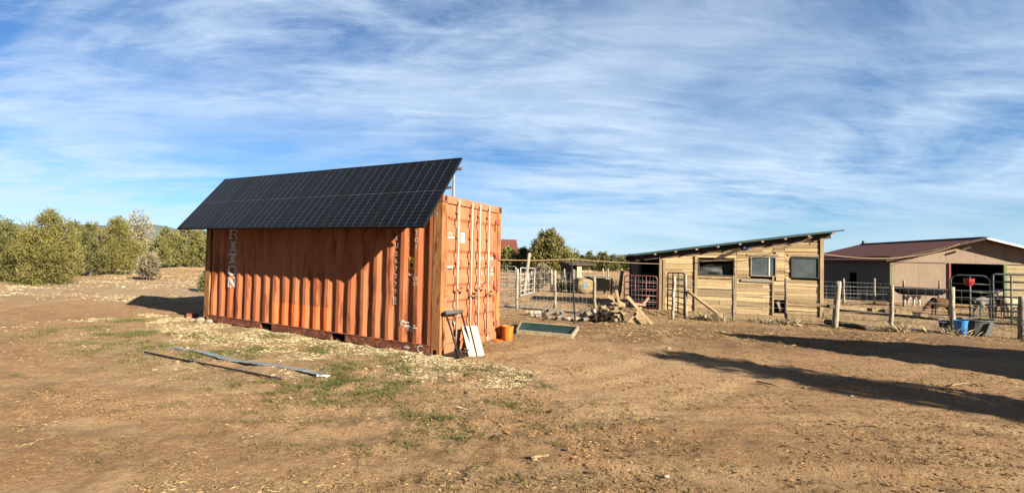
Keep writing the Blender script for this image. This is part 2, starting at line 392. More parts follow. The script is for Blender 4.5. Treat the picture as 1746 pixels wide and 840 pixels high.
    rb = blob((-20.5, 49), 8, 3); c = mixc(mul(rb, .8), c, (.32, .125, .07))
    yg = blob((17, 17.5), 8, 4.5, -.3); c = mixc(mul(yg, .55), c, (.46, .36, .20))
    dk = blob((1.2, 5.2), 2.0, 1.1, .3); c = mixc(mul(mul(dk, rng(noise(2.6, 6, .7), .48, .62)), .6), c, (.175, .125, .066))
    for a_, b2, r2, dp in RUTS:
        sb = N('ShaderNodeVectorMath'); sb.operation = 'DISTANCE'; L(pos, sb.inputs[0]); sb.inputs[1].default_value = (a_, b2, 0)
        df = N('ShaderNodeMath'); df.operation = 'SUBTRACT'; L(sb.outputs['Value'], df.inputs[0]); df.inputs[1].default_value = r2
        ab = N('ShaderNodeMath'); ab.operation = 'ABSOLUTE'; L(df.outputs[0], ab.inputs[0])
        c = mixc(mul(mul(rng(ab.outputs[0], .30, .10), rng(noise(1.1, 4, .6), .38, .6)), .5), c, (.60, .43, .26))
    L(c, b.inputs['Base Color'])
    h1 = noise(12, 7, .75); h2 = noise(55, 4, .75); ad = N('ShaderNodeMath'); ad.operation = 'MULTIPLY_ADD'; L(h2, ad.inputs[0]); ad.inputs[1].default_value = .45; L(h1, ad.inputs[2])
    bp = N('ShaderNodeBump'); bp.inputs['Strength'].default_value = 1.0; bp.inputs['Distance'].default_value = .12; L(ad.outputs[0], bp.inputs['Height']); L(bp.outputs[0], b.inputs['Normal'])
    me.materials.append(M); o = bpy.data.objects.new('ground', me); link(o); tag(o, kind='structure')
build_ground()

# distant hills
def ridge(name, pts, depth, m, z0=-6):
    """pts: (azimuth px, top px) seen against the sky; a rounded land form at that depth"""
    V = []; n = len(pts); K = 9
    for (px, py) in pts:
        T = atdepth(px, py, depth); 
        for k in range(K):
            f = k / (K - 1); y = depth - 160 + 320 * f; h = math.sin(math.pi * f) ** .8 if 0 < f < 1 else 0
            V.append((T.x * (y / depth), y, z0 + (T.z - z0) * h))
    Fc = [(i * K + k, (i + 1) * K + k, (i + 1) * K + k + 1, i * K + k + 1) for i in range(n - 1) for k in range(K - 1)]
    me = npmesh(name, V, Fc, True); me.materials.append(MATS[m]); return tag(link(bpy.data.objects.new(name, me)), kind='structure')
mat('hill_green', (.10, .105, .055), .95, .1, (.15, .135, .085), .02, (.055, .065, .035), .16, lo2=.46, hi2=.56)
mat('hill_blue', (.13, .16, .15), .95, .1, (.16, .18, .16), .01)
LP = [(x, 377 + 4 * math.sin(x * .021) - 2.5 * math.sin(x * .05 + 1) + (x + 100) * .030) for x in range(-1500, 380, 20)]
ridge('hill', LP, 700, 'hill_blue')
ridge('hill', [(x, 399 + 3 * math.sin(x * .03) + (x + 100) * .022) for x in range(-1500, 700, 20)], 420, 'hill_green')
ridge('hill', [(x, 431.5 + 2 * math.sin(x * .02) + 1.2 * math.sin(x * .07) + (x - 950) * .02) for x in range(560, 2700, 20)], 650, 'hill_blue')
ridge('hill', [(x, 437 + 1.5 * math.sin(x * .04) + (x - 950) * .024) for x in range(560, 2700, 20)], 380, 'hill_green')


# ------------------------------------------------------------------ shipping container
CB = 0.045
CL, CW, CH = 6.058, 2.438, 2.591
MC = Matrix.Translation((AX, AY, CB)) @ Matrix.Rotation(-YAW, 4, 'Z')
def c_side(px, py, y=0.03):
    P = Vector((AX, AY, 0)) + DV * y; q = MC.inverted() @ onplane(px, py, P, DV); return q.x, q.z
def c_door(px, py, x=0.0):
    P = Vector((AX, AY, 0)) - DU * x; q = MC.inverted() @ onplane(px, py, P, DU); return q.y, q.z
def put(o, parent, M): o.parent = parent; o.matrix_local = M; return o
def textpart(name, s, size, origin, X, Z, m, root, squeeze=1.0):
    me = text_mesh(s, size); me.materials.append(MATS[m]); o = link(bpy.data.objects.new(name, me))
    X = Vector(X); Z = Vector(Z); n = X.cross(Z)
    M = Matrix((X * squeeze, Z, n)).transposed().to_4x4(); M.translation = Vector(origin); return put(o, root, M)
PER, FO, SL, FI, DEP, Y0 = .278, .072, .068, .070, .036, .012
def prof(x):
    """depth of the corrugated side behind the post face at local x"""
    t = (-x - .17) % PER
    if t < FO: d = 0
    elif t < FO + SL: d = (t - FO) / SL
    elif t < FO + SL + FI: d = 1
    else: d = 1 - (t - FO - SL - FI) / SL
    return Y0 + DEP * d
def build_container():
    root = thing('shipping_container', (AX, AY, CB), 'rusty orange corrugated steel shipping container with closed double doors', 'container', rz=-YAW)
    # corrugated long sides
    for side in (0, 1):
        xs = []; u = .17
        while u < CL - .17:
            for d in (0, FO, FO + SL, FO + SL + FI): 
                if u + d < CL - .17: xs.append(-(u + d))
            u += PER
        xs.append(-(CL - .17)); zs = np.linspace(.15, CH - .10, 16); V = []
        for zi, z in enumerate(zs):
            for x in xs:
                dent = (fbm(x * 3.1 + 9, z * 2.2, 3) - .5) * .018 * (1.0 if z < 1.1 else .22)
                y = prof(x - 1e-5) + (dent if 0 < zi < 15 else 0); V.append((x + dent * .6, y if side == 0 else CW - y, z))
        n = len(xs); Fc = [(j * n + i, j * n + i + 1, (j + 1) * n + i + 1, (j + 1) * n + i) for j in range(len(zs) - 1) for i in range(n - 1)]
        me = npmesh('side_wall', V, Fc); me.materials.append(MATS['side_paint']); link(bpy.data.objects.new('side_wall', me), root)
    for y0 in (0, CW - .06):
        MB().box((-CL / 2, y0 + .03, CH - .05), (CL - .36, .06, .10)).build('top_rail', 'rail_red', root, bevel=.006)
        # bottom rail: a channel with a lip and two fork pockets
        m = MB(); cuts = [(.18, 1.95), (2.27, 3.85), (4.17, CL - .18)]
        for (a, b) in cuts: m.box((-(a + b) / 2, y0 + .03, .075), (b - a, .05, .13))
        m.box((-CL / 2, y0 + .03, .147), (CL - .36, .064, .018))
        m.build('bottom_rail', 'rail_red', root, bevel=.004)
        for a, b in ((1.95, 2.27), (3.85, 4.17)): MB().box((-(a + b) / 2, y0 + (.06 if y0 == 0 else 0), .075), (b - a - .01, .02, .11)).build('fork_pocket', 'dark_hole', root)
    # corner posts with their castings
    for x in (-.09, -CL + .09):
        for y in (.085, CW - .085):
            m = MB(); sx = 1 if x > -1 else -1; sy = -1 if y < 1 else 1
            m.box((x, y, CH / 2), (.165, .155, CH - .24))
            m.build('corner_post', 'rust' if sx > 0 else 'rust', root, bevel=.006)
            for z in (.059, CH - .059):
                c = MB().box((x + sx * .004, y + sy * .002, z), (.178, .162, .118)).build('corner_casting', 'rust' if z < 1 else 'roof_rust', root, bevel=.012)
                def oval(cx_, cz_, a_, b_, face):
                    P = [(cx_ + a_ * math.cos(g), cz_ + b_ * math.sin(g)) for g in np.linspace(0, 2 * math.pi, 14)[:-1]]
                    if face == 'y': h = MB().add([(p, y + sy * .0845, q) for p, q in P], [tuple(range(13))])
                    else: h = MB().add([(x + sx * .0945, p, q) for p, q in P], [tuple(range(13))])
                    h.build('hole', 'dark_hole', c)
                oval(x, z, .035, .045, 'y'); oval(y, z, .03, .045, 'x')
    # roof and floor
    m = MB(); k = 0; x = -.2
    while x > -CL + .3: m.box((x - .08, CW / 2, CH - .03), (.11, CW - .2, .02)); x -= .21
    m.box((-CL / 2, CW / 2, CH - .055), (CL - .2, CW - .12, .03)); m.build('roof', 'roof_rust', root)
    MB().box((-CL / 2, CW / 2, .14), (CL - .1, CW - .13, .03)).build('floor', 'dark_timber', root)
    MB().box((-CL + .03, CW / 2, CH / 2), (.04, CW - .32, CH - .24)).build('end_wall', 'paint_orange', root)
    for z, h in ((.09, .14), (CH - .065, .12)):
        MB().box((-.06, CW / 2, z), (.12, CW - .34, h)).build('door_sill' if z < 1 else 'door_header', 'door_paint', root, bevel=.006)
        MB().box((-CL + .06, CW / 2, z), (.118, CW - .34, h - .004)).build('end_rail', 'rail_red', root)
    # doors
    for y0, y1 in ((.172, 1.212), (1.226, 2.266)):
        bands = [2.17, 1.63, 1.35, 1.07, .80, .50]; zs = [(.165, 0), (.30, 0)]
        for z in sorted(bands): zs += [(z - .10, 0), (z - .05, 1), (z + .025, 1), (z + .075, 0)]
        zs += [(2.465, 0)]
        V = []; ys = [y0 + .06, y1 - .06]
        for z, d in zs:
            for y in ys: V.append((-.030 - .036 * d, y, z))
        Fc = [(2 * i, 2 * i + 1, 2 * i + 3, 2 * i + 2) for i in range(len(zs) - 1)]
        d_ = MB(); d_.add(V, Fc)
        for ya, yb in ((y0, y0 + .06), (y1 - .06, y1)): d_.box((-.05, (ya + yb) / 2, 1.315), (.05, .06, 2.31))
        door = d_.build('door', 'door_paint', root)
        g = MB(); g.box((-.04, y0 - .006, 1.315), (.03, .012, 2.3)); g.box((-.04, y1 + .006, 1.315), (.03, .012, 2.3)); g.build('gasket', 'gasket', door)
        outer = 1 if y0 > 1 else 0
        for z in (.32, 1.0, 1.62, 2.28):
            yy = y1 + .03 if outer else y0 - .03
            h = MB(); h.box((-.012, yy - (.05 if outer else -.05), z), (.022, .16, .07)); h.tube([(-.004, yy, z - .06), (-.004, yy, z + .06)], .02, 8); h.build('hinge', 'hinge_red' if outer else 'rust', door)
    # lock rods
    for i, px in enumerate((781, 804, 817.5, 833)):
        yy = c_door(px, 460, .03)[0]
        r = MB().tube([(.022, yy, .07), (.022, yy, CH - .05)], .0185, 10).build('lock_rod', 'rod_white', root, smooth=True)
        for z in (.24, .62, 1.02, 1.50, 1.93, 2.34): MB().box((.0, yy, z), (.036, .075, .042)).build('bracket', 'door_paint', r, bevel=.006)
        for z in (.09, CH - .07): MB().box((.018, yy, z), (.05, .07, .06)).build('cam', 'rod_white', r, bevel=.008)
        hz_ = 1.04 if i % 2 == 0 else .92
        hh = MB(); hh.bar((.05, yy - .02, hz_), (.05, yy + (.22 if i < 2 else .26), hz_ - .015), .012, .035); hh.box((.03, yy + .16, hz_), (.05, .05, .09)); hh.build('handle', 'rust' if i % 2 else 'door_paint', r)
    # painted lettering on the doors
    def dtext(name, s, size, px, py, m='white_paint', sq=1.0, x=-.031):
        y, z = c_door(px, py, x); return textpart(name, s, size, (x, y, z), (0, 1, 0), (0, 0, 1), m, root, sq)
    def dplate(name, px0, px1, py, hgt, m, x=-.030):
        y0_, z = c_door(px0, py, x); y1_, _ = c_door(px1, py, x); return MB().box((x, (y0_ + y1_) / 2, z), (.006, y1_ - y0_, hgt)).build(name, m, root)
    dplate('underline', 757.5, 776, 403.6, .022, 'white_paint'); dtext('lettering', 'TRITON', .085, 766.8, 398.6, 'white_paint', .72, -.0265)
    st = dplate('sticker', 785.5, 792, 405, .17, 'blue_sticker'); dplate('sticker', 786.6, 790.8, 408, .07, 'white_board', -.026)
    dplate('sticker', 759, 772.5, 455, .05, 'teal_sticker'); dplate('vent_plate', 752.5, 761, 518, .30, 'grey_plate')
    dtext('lettering', 'TCK', .125, 822.5, 410, sq=.75); dtext('lettering', '267277 2', .125, 839.7, 410, sq=.56); dtext('lettering', '22G1', .11, 835.5, 421.5, sq=.5)
    for k, (a, b) in enumerate((('MAX.GR.', '30480'), ('', '67200'), ('TARE', '2220'), ('', '4890'), ('NET', '28260'), ('', '62310'), ('CU.CAP.', '33.2'))):
        yy = 440 + k * 6.6
        if a: dtext('lettering', a, .075, 822, yy, sq=.75)
        dtext('lettering', b, .085, 838.5, yy + .8, sq=.85)
    for dx, px0, py0, w_, h_ in ((0, 819, 448, .10, .16), (0, 820.5, 478, .12, .10), (0, 844, 548, .10, .12), (0, 775, 552, .05, .10), (0, 762, 575, .09, .05), (0, 769, 560, .04, .12)):
        y, z = c_door(px0, py0, -.03); P = [(-.0305, y + w_ * .5 * math.cos(g) * rnd.uniform(.6, 1.2), z + h_ * .5 * math.sin(g) * rnd.uniform(.6, 1.2)) for g in np.linspace(0, 2 * math.pi, 11)[:-1]]
        MB().add(P, [tuple(range(10))]).build('paint_scrape', 'white_paint', root)
    # writing down the long side
    Q = lambda a, b, c, d: [(a, c), (b, c), (b, d), (a, d)]
    GL = {
        'I': [Q(.36, .64, .15, .85), Q(.17, .83, .85, 1), Q(.17, .83, 0, .15)],
        'T': [Q(.37, .63, .15, .82), Q(0, 1, .82, 1), Q(.2, .8, 0, .15), Q(0, .13, .60, .82), Q(.87, 1, .60, .82)],
        'R': [Q(.13, .36, .14, .84), Q(0, .62, .84, 1), Q(0, .48, 0, .14), Q(.36, .62, .45, .58), [(.62, .45), (.80, .52), (.66, .58), (.62, .58)], [(.66, .58), (.80, .52), (.9, .63), (.70, .66)], Q(.70, .92, .64, .80), [(.70, .80), (.92, .80), (.80, .95), (.62, .84)], [(.62, .84), (.80, .95), (.62, 1), (.6, .9)], [(.50, .45), (.68, .45), (.86, .14), (.66, .14)], Q(.62, 1, 0, .14)],
        'N': [Q(.13, .31, .13, .87), Q(.69, .87, .13, .87), [(.13, 1), (.36, 1), (.87, 0), (.66, 0)], Q(0, .2, .87, 1), Q(.56, 1, .87, 1), Q(0, .44, 0, .13)],
        'O': [[(.5 + .48 * math.cos(a), .5 + .5 * math.sin(a)), (.5 + .48 * math.cos(b), .5 + .5 * math.sin(b)), (.5 + .25 * math.cos(b), .5 + .33 * math.sin(b)), (.5 + .25 * math.cos(a), .5 + .33 * math.sin(a))] for a, b in zip(np.linspace(0, 2 * math.pi, 17)[:-1], np.linspace(0, 2 * math.pi, 17)[1:])]}
    xl, zN = c_side(396, 481); _, zR = c_side(396.5, 399)
    step = (zR - zN) / 4
    for i, ch in enumerate('TRITON'):
        zc = zR + step * (1 - i); m = MB(); w_, h_ = .30, step * .84
        for q in GL[ch]:
            NU, NV = 14, 4
            V = []
            for b in range(NV + 1):
                for a in range(NU + 1):
                    s, t = a / NU, b / NV
                    X = (1 - t) * ((1 - s) * q[0][0] + s * q[1][0]) + t * ((1 - s) * q[3][0] + s * q[2][0])
                    Zz = (1 - t) * ((1 - s) * q[0][1] + s * q[1][1]) + t * ((1 - s) * q[3][1] + s * q[2][1])
                    x = xl + (X - .5) * w_; z = zc + (Zz - .5) * h_
                    V.append((x, prof(x) - .009, z))
            m.add(V, [(b * (NU + 1) + a, b * (NU + 1) + a + 1, (b + 1) * (NU + 1) + a + 1, (b + 1) * (NU + 1) + a) for b in range(NV) for a in range(NU)])
        m.build('letter', 'white_paint', root)
    def stext(s, size, px, py, sq=1.0, m='white_paint', xx=None):
        x, z = c_side(px, py); x = x if xx is None else xx
        return textpart('lettering', s, size, (x, prof(x) - .012, z), (1, 0, 0), (0, 0, 1), m, root, sq)
    xc = c_side(680, 440)[0]; ic = round((-xc - .17 - FO - SL - FI / 2) / PER); xc = -(.17 + ic * PER + FO + SL + FI / 2)   # the middle of a recess
    for ch, py in zip('TCKU267277', (382, 394, 406, 419, 433, 445.5, 458.5, 471, 485, 498)): stext(ch, .115, 680, py, .9, xx=xc)
    _, z = c_side(678, 513); m = MB()
    for a, b, c, d in ((-.04, -.03, -.06, .06), (.03, .04, -.06, .06), (-.03, .03, .05, .06), (-.03, .03, -.06, -.05)): m.box((xc + (a + b) / 2, prof(xc) - .011, z + (c + d) / 2), (b - a, .004, d - c))
    m.build('check_digit_box', 'white_paint', root); stext('2', .09, 678, 513, .9, xx=xc)
    x2 = c_side(704, 410)[0]; i2 = round((-x2 - .17 - FO / 2) / PER); x2 = -(.17 + i2 * PER + FO / 2) 
    for ch, py in zip('22G1', (384, 397, 409.5, 421.5)): stext(ch, .115, 704, py, .9, xx=x2)
    def splate(name, px0, px1, py, hgt, m, lift=.008):
        a, z = c_side(px0, py); b, _ = c_side(px1, py); mm = MB(); n = 8
        for k in range(n):
            p, q = a + (b - a) * k / n, a + (b - a) * (k + 1) / n
            mm.add([(p, prof(p) - lift, z - hgt / 2), (q, prof(q) - lift, z - hgt / 2), (q, prof(q) - lift, z + hgt / 2), (p, prof(p) - lift, z + hgt / 2)], [(0, 1, 2, 3)])
        return mm.build(name, m, root)
    splate('sticker', 697, 707.5, 448, .20, 'yellow_sticker'); splate('sticker', 699, 705, 452, .07, 'ink', .0105)
    splate('lettering', 696, 706.5, 468, .035, 'white_paint'); stext('US', .10, 701, 474.5, .8, xx=x2); stext('2210', .08, 701, 483, .6, xx=x2)
    for p0, p1, py, hh_ in ((685, 690, 546.5, .03), (690, 697, 549, .02), (684, 687, 551, .07), (690, 699, 555, .035), (699, 712, 557.5, .022), (694, 697, 561, .06), (698, 705, 562, .035), (706, 710, 554.5, .02)): splate('paint_scrape', p0, p1, py, hh_, 'white_paint')
    x, z = c_side(716, 594, -.005); textpart('lettering', 'C', .17, (x, -.004, .075), (1, 0, 0), (0, 0, 1), 'white_paint', root, 1.1)
    x, z = c_side(693, 592, -.005); MB().box((x, .002, .075), (.10, .006, .022)).build('paint_scrape', 'white_paint', root)
    return root
m_ = mat('side_paint', (.42, .130, .052), .65, .12, (.51, .18, .08), 2.4, (.22, .062, .026), 5.5, .12, 60, stretch=(1, 1, .22), lo2=.51, hi2=.68)
t_ = m_.node_tree; b_ = t_.nodes['Principled BSDF']; lk = b_.inputs['Base Color'].links[0].from_socket     # a fresher coat low on a few corrugations
sx_ = t_.nodes.new('ShaderNodeSeparateXYZ'); tc_ = t_.nodes.new('ShaderNodeTexCoord'); t_.links.new(tc_.outputs['Object'], sx_.inputs[0])
def cmp_(sock, thr, gt):
    n = t_.nodes.new('ShaderNodeMath'); n.operation = 'GREATER_THAN' if gt else 'LESS_THAN'; t_.links.new(sock, n.inputs[0]); n.inputs[1].default_value = thr; return n.outputs[0]
def mul_(a, b):
    n = t_.nodes.new('ShaderNodeMath'); n.operation = 'MULTIPLY'; t_.links.new(a, n.inputs[0])
    if isinstance(b, float): n.inputs[1].default_value = b
    else: t_.links.new(b, n.inputs[1])
    return n.outputs[0]
xa, za = c_side(466, 512); xb, zb = c_side(566, 528)
mk_ = mul_(mul_(mul_(cmp_(sx_.outputs[0], xa, True), cmp_(sx_.outputs[0], xb, False)), cmp_(sx_.outputs[2], (za + zb) / 2, False)), .5)
mm_ = t_.nodes.new('ShaderNodeMix'); mm_.data_type = 'RGBA'; t_.links.new(mk_, mm_.inputs[0]); t_.links.new(lk, mm_.inputs[6]); mm_.inputs[7].default_value = (.44, .085, .022, 1); t_.links.new(mm_.outputs[2], b_.inputs['Base Color'])
mat('hinge_red', (.30, .07, .055), .7, .2)
container = build_container()

# ------------------------------------------------------------------ solar panels on a rack along the roof edge
TILT = R(45.6); PY0, PZ0, PWID, PHGT = -.564, 2.075 - CB, 1.0505, 1.75
def build_panels():
    w, h = PWID - .013, PHGT
    me = {}
    m = MB(); t = .035
    for a in (((w / 2, .011, 0), (w, .022, t)), ((w / 2, h - .011, 0), (w, .022, t)), ((.011, h / 2, 0), (.022, h - .044, t)), ((w - .011, h / 2, 0), (.022, h - .044, t))): m.box(*a)
    fr = m
    bk = MB().box((w / 2, h / 2, .008), (w - .024, h - .024, .006))
    ca = [MB(), MB()]; iw = w - .044; cw = iw / 6; hh = (h - .044 - .006) / 2; ch = hh / 10; g = .0042
    for k in (0, 1):
        y0 = .022 + k * (hh + .006)
        for i in range(6):
            for j in range(10):
                x0 = .022 + i * cw; yy = y0 + j * ch; z = .0135
                ca[k].add([(x0 + g, yy + g * .7, z), (x0 + cw - g, yy + g * .7, z), (x0 + cw - g, yy + ch - g * .7, z), (x0 + g, yy + ch - g * .7, z)], [(0, 1, 2, 3)])
    names = ['solar panel at the end of the row farthest from the container doors', 'solar panel second in the row from its far end', 'solar panel third in the row counted from its far end', 'solar panel third in the row counted from the doors', 'solar panel second in the row from the container doors', 'solar panel at the end of the row above the container doors']
    first = None
    for i in range(6):
        if first is None:
            root = thing('solar_panel', (0, 0, 0), '', '')
            fr.build('frame', 'pv_frame', root); bk.build('backsheet', 'pv_back', root)
            for k in (0, 1): tag(ca[k].build('cell_array', 'pv_cell', root), kind='stuff')
            first = root
        else: root = copy_tree(first)
        tag(root, 'black ' + names[i], 'solar panel', 'solar panels tilted over the container')
        root.matrix_world = MC @ Matrix.Translation((-6.303 + i * PWID + .004, PY0, PZ0)) @ Matrix.Rotation(TILT, 4, 'X') @ Matrix.Translation((0, 0, rnd.uniform(0, .003)))
    # rack
    rack = thing('panel_rack', (AX, AY, CB + CH), 'aluminium rails and struts holding the solar panels on the roof', 'rack', rz=-YAW)
    def L(y, z): return y, z - CH
    c, s = math.cos(TILT), math.sin(TILT)
    for f in (.35, 1.0, 1.5):
        y = PY0 + f * c + .04 * s; z = PZ0 + f * s - .04 * c
        y, z = L(y, z); MB().bar((-6.25, y, z), (.06, y, z), .04, .04).build('rail', 'aluminium', rack)
    for x in (-6.0, -4.6, -3.1, -1.6, -.12):
        f = 1.5; y = PY0 + f * c + .06 * s; z = PZ0 + f * s - .065 * c - CH
        MB().tube([(x, y + .03, 0), (x, y + .03, z)], .014, 8).build('strut', 'aluminium', rack)
        MB().box((x, y + .03, .006), (.10, .10, .012)).build('foot', 'aluminium', rack)
        MB().bar((x, PY0 + .1 + .06 * s, PZ0 + .1 * s / c - .06 * c - CH), (x, y, z), .03, .03).build('rafter', 'aluminium', rack)
    q = MC.inverted() @ onplane(774.5, 302, MC @ Vector((-.05, 1.1, 0)), DV); MB().tube([(q.x, 1.1, 0), (q.x, 1.1, q.z - CH + .05)], .011, 8).build('pole', 'galv', rack)
build_panels()

# ------------------------------------------------------------------ small building helpers
def post(mb, a, b, r, n=7, wob=.012):
    a = Vector(a); b = Vector(b); pts = []; K = 6
    for i in range(K):
        f = i / (K - 1); j = Vector((rnd.uniform(-wob, wob), rnd.uniform(-wob, wob), 0)) if 0 < i < K - 1 else Vector()
        pts.append(a.lerp(b, f) + j)
    return mb.tube(pts, [r * (1.08 - .2 * i / (K - 1)) * rnd.uniform(.92, 1.08) for i in range(K)], n)
def up_to(base, px, py): return atdepth(px, py, base.y)
def wire_net(mb, a, b, z0, z1, step, nh, r=.0030, ends=(0, 0)):
    """upright wires and lines between two posts standing at a and b"""
    a = Vector(a); b = Vector(b); L = (b - a).length; n = max(2, int(L / step))
    for i in range(1, n):
        p = a.lerp(b, i / n); mb.tube([p + Vector((0, 0, z0)), p + Vector((0, 0, z1))], r, 4, False)
    for j in range(nh):
        z = z0 + (z1 - z0) * (j / (nh - 1)) ** 1.15
        sag = -.012 * math.sin(j * 1.7)
        mid = (a + b) / 2 + Vector((0, 0, z + sag)); mb.tube([a + Vector((0, 0, z)), mid, b + Vector((0, 0, z))], r, 4, False)
def fence(label, posts, z0, z1, step, nh, group=None, skip=()):
    """posts: (base px, base py, top px, top py, radius, material)"""
    P = [G(p[0], p[1]) for p in posts]
    root = thing('wire_fence', P[0], label, 'fence', group)
    for p, b in zip(posts, P):
        t = up_to(b, p[2], p[3]); part('post', post(MB(), b - Vector((0, 0, .05)), t, p[4]), p[5], root, smooth=True)
    m = MB()
    for i in range(len(P) - 1):
        if i in skip: continue
        wire_net(m, P[i], P[i + 1], z0, z1, step, nh)
    tag(part('wire_mesh', m, 'wire', root), kind='stuff'); return root
def tube_gate(label, A, B, h, bars, m, r=.019, group=None, uprights=1, name='tube_gate', round_=.12, z0=.08, mesh=None, cat='gate'):
    """a gate of bent tube between ground points A and B"""
    A = Vector(A); B = Vector(B); root = thing(name, A, label, cat, group); d = (B - A).normalized(); L = (B - A).length; U = Vector((0, 0, 1))
    q = lambda s, z: A + d * s + U * z
    pts = [q(0, z0), q(0, h - round_)] + [q(round_ - round_ * math.cos(g), h - round_ + round_ * math.sin(g)) for g in (R(30), R(60))] + [q(round_, h), q(L - round_, h)] + [q(L - round_ + round_ * math.sin(g), h - round_ + round_ * math.cos(g)) for g in (R(30), R(60))] + [q(L, h - round_), q(L, z0), q(0, z0)]
    part('frame', MB().tube(pts, r, 8), m, root, smooth=True)
    for k in range(1, bars):
        z = z0 + (h - z0) * (k / bars) ** 1.1; part('bar', MB().tube([q(0, z), q(L, z)], r * .85, 8), m, root, smooth=True)
    for k in range(uprights):
        s = L * (k + 1) / (uprights + 1); part('upright', MB().tube([q(s, z0), q(s, h)], r * .9, 8), m, root, smooth=True)
    if mesh:
        mm = MB(); wire_net(mm, A, B, z0, h, .11, 8, .0035); tag(part('wire_mesh', mm, mesh, root), kind='stuff')
    return root
def slab(px0, py0, px1, py1, d0, d1, w, th):
    """a board between two seen points at known distances"""
    return MB().bar(atdepth(px0, py0, d0), atdepth(px1, py1, d1), th, w, up=(0, 0, 1))

# ------------------------------------------------------------------ trees and shrubs
def leaf_cloud(name, m, lobes, n, size, upw=.55, seed=1, shell=2.0, droop=0.0, aspect=.34):
    r_ = np.random.RandomState(seed); C = np.array([l[:3] for l in lobes]); Rr = np.array([l[3:6] for l in lobes]); w = Rr.prod(1) ** (2 / 3); w /= w.sum()
    idx = r_.choice(len(lobes), n, p=w); d = r_.normal(size=(n, 3)); d /= np.linalg.norm(d, axis=1)[:, None]
    # ragged sprays: points gather on random twigs of the lobe
    tw = r_.normal(size=(len(lobes), 13, 3)); tw /= np.linalg.norm(tw, axis=2)[:, :, None]
    t = tw[idx, r_.randint(0, 13, n)]; d = d * .40 + t * .85; d /= np.linalg.norm(d, axis=1)[:, None]
    rad = r_.rand(n) ** (1 / shell) * r_.uniform(.82, 1.16, n)
    P = C[idx] + d * Rr[idx] * rad[:, None]
    P[:, 2] = np.maximum(P[:, 2], .02)
    ax = d * .8 + r_.normal(size=(n, 3)) * .45; ax[:, 2] += upw - droop; ax /= np.linalg.norm(ax, axis=1)[:, None]
    sd = np.cross(ax, d + r_.normal(size=(n, 3)) * .45); sd /= np.linalg.norm(sd, axis=1)[:, None] + 1e-6
    L = size * r_.uniform(.6, 1.4, n)[:, None]; wd = L * aspect
    V = np.stack([P - ax * L * .4, P - sd * wd * .5 + ax * L * .1, P + ax * L * .6, P + sd * wd * .5 + ax * L * .1], 1).reshape(-1, 3)
    me = npmesh(name, V, np.arange(4 * n).reshape(-1, 4)); me.materials.append(MATS[m]); return me
def limbs(h, w, seed, stems=3, twigs=10, r=.07, low=.1):
    q = random.Random(seed); m = MB()
    for s in range(stems):
        a = q.uniform(0, 6.28); b = Vector((math.cos(a), math.sin(a), 0)); L = h * q.uniform(.62, .85)
        p = [b * .04 * stems * .5 + Vector((0, 0, -.08))]
        for k in range(1, 6): p.append(b * (w * .22 * (k / 5) ** 1.2 * q.uniform(.7, 1.3)) + Vector((q.uniform(-.05, .05), q.uniform(-.05, .05), L * k / 5)))
        m.tube(p, [r * (1 - .17 * k) for k in range(6)], 6)
        for k in range(twigs):
            f = q.uniform(.15, .95); i = min(4, int(f * 5)); s0 = p[i].lerp(p[i + 1], f * 5 - i); a2 = q.uniform(0, 6.28)
            e = s0 + Vector((math.cos(a2), math.sin(a2), q.uniform(.2, .8))) * w * .28 * q.uniform(.6, 1.1); mid = s0.lerp(e, .5) + Vector((0, 0, -.04))
            m.tube([s0, mid, e], [r * .34, r * .2, r * .06], 5)
    return m
def juniper_lobes(h, w, seed, pointed=.5, k=22, low=.12):
    q = random.Random(seed); out = [(0, 0, h * .42, w * .30, w * .30, h * .36)]
    for i in range(k):
        f = (i + .5) / k; z = h * (low + (1 - low) * f * .93); prof_ = (math.sin(math.pi * min(1, .18 + f * .82)) ** .7) * (1 - pointed * f * .55)
        a = i * 2.4 + q.uniform(-.5, .5); rr = w * .5 * prof_ * q.uniform(.42, .72); s = w * q.uniform(.15, .25) * (1.15 - .45 * f)
        out.append((rr * math.cos(a), rr * math.sin(a), z, s, s, s * q.uniform(.75, 1.15)))
    return out
def tree(name, label, base, h, w, m, n, size, seed, group=None, bark='bark_grey', pointed=.5, stems=3, twigs=10, upw=.55, cat='tree', k=22, low=.12, shell=2.0, r=.07):
    root = thing(name, base, label, cat, group, rz=(seed * 1.7) % 6.28)
    limbs(h, w, seed, stems, twigs, r).build('trunk', bark, root, smooth=True)
    me = leaf_cloud('crown', m, juniper_lobes(h, w, seed, pointed, k, low), n, size, upw, seed, shell); link(bpy.data.objects.new('crown', me), root); return root
def size_px(base, w_px, h_px): s = base.y / F; return w_px * s, h_px * s
def px_tree(label, bx, by, w_px, h_px, m, n, size, seed, **k):
    b = G(bx, by); w, h = size_px(b, w_px, h_px); return tree(k.pop('name', 'juniper_tree'), label, b, h, w, m, n, size, seed, **k)
px_tree('large rounded juniper in front of the other trees by the track', 82, 484, 132, 123, 'juniper', 36000, .085, 3, k=30, stems=5, pointed=.35, low=.08)
px_tree('broad juniper beside the large rounded one, cut by the picture edge', -2, 479, 105, 104, 'juniper_dark', 27000, .09, 4, k=26, pointed=.3, low=.08)
px_tree('dark narrow juniper squeezed between two fuller junipers', 152, 470, 72, 92, 'juniper_dark', 20000, .095, 5, pointed=.6)
px_tree('full yellow-green juniper behind the sparse little shrub', 196, 467, 92, 98, 'juniper', 28000, .10, 6, k=26, pointed=.45)
px_tree('pale half-bare deciduous tree rising behind the junipers', 230, 461, 76, 106, 'pale_leaf', 1900, .22, 7, name='deciduous_tree', pointed=.3, stems=5, twigs=26, bark='post_wood', upw=.8, shell=3.2, r=.06)
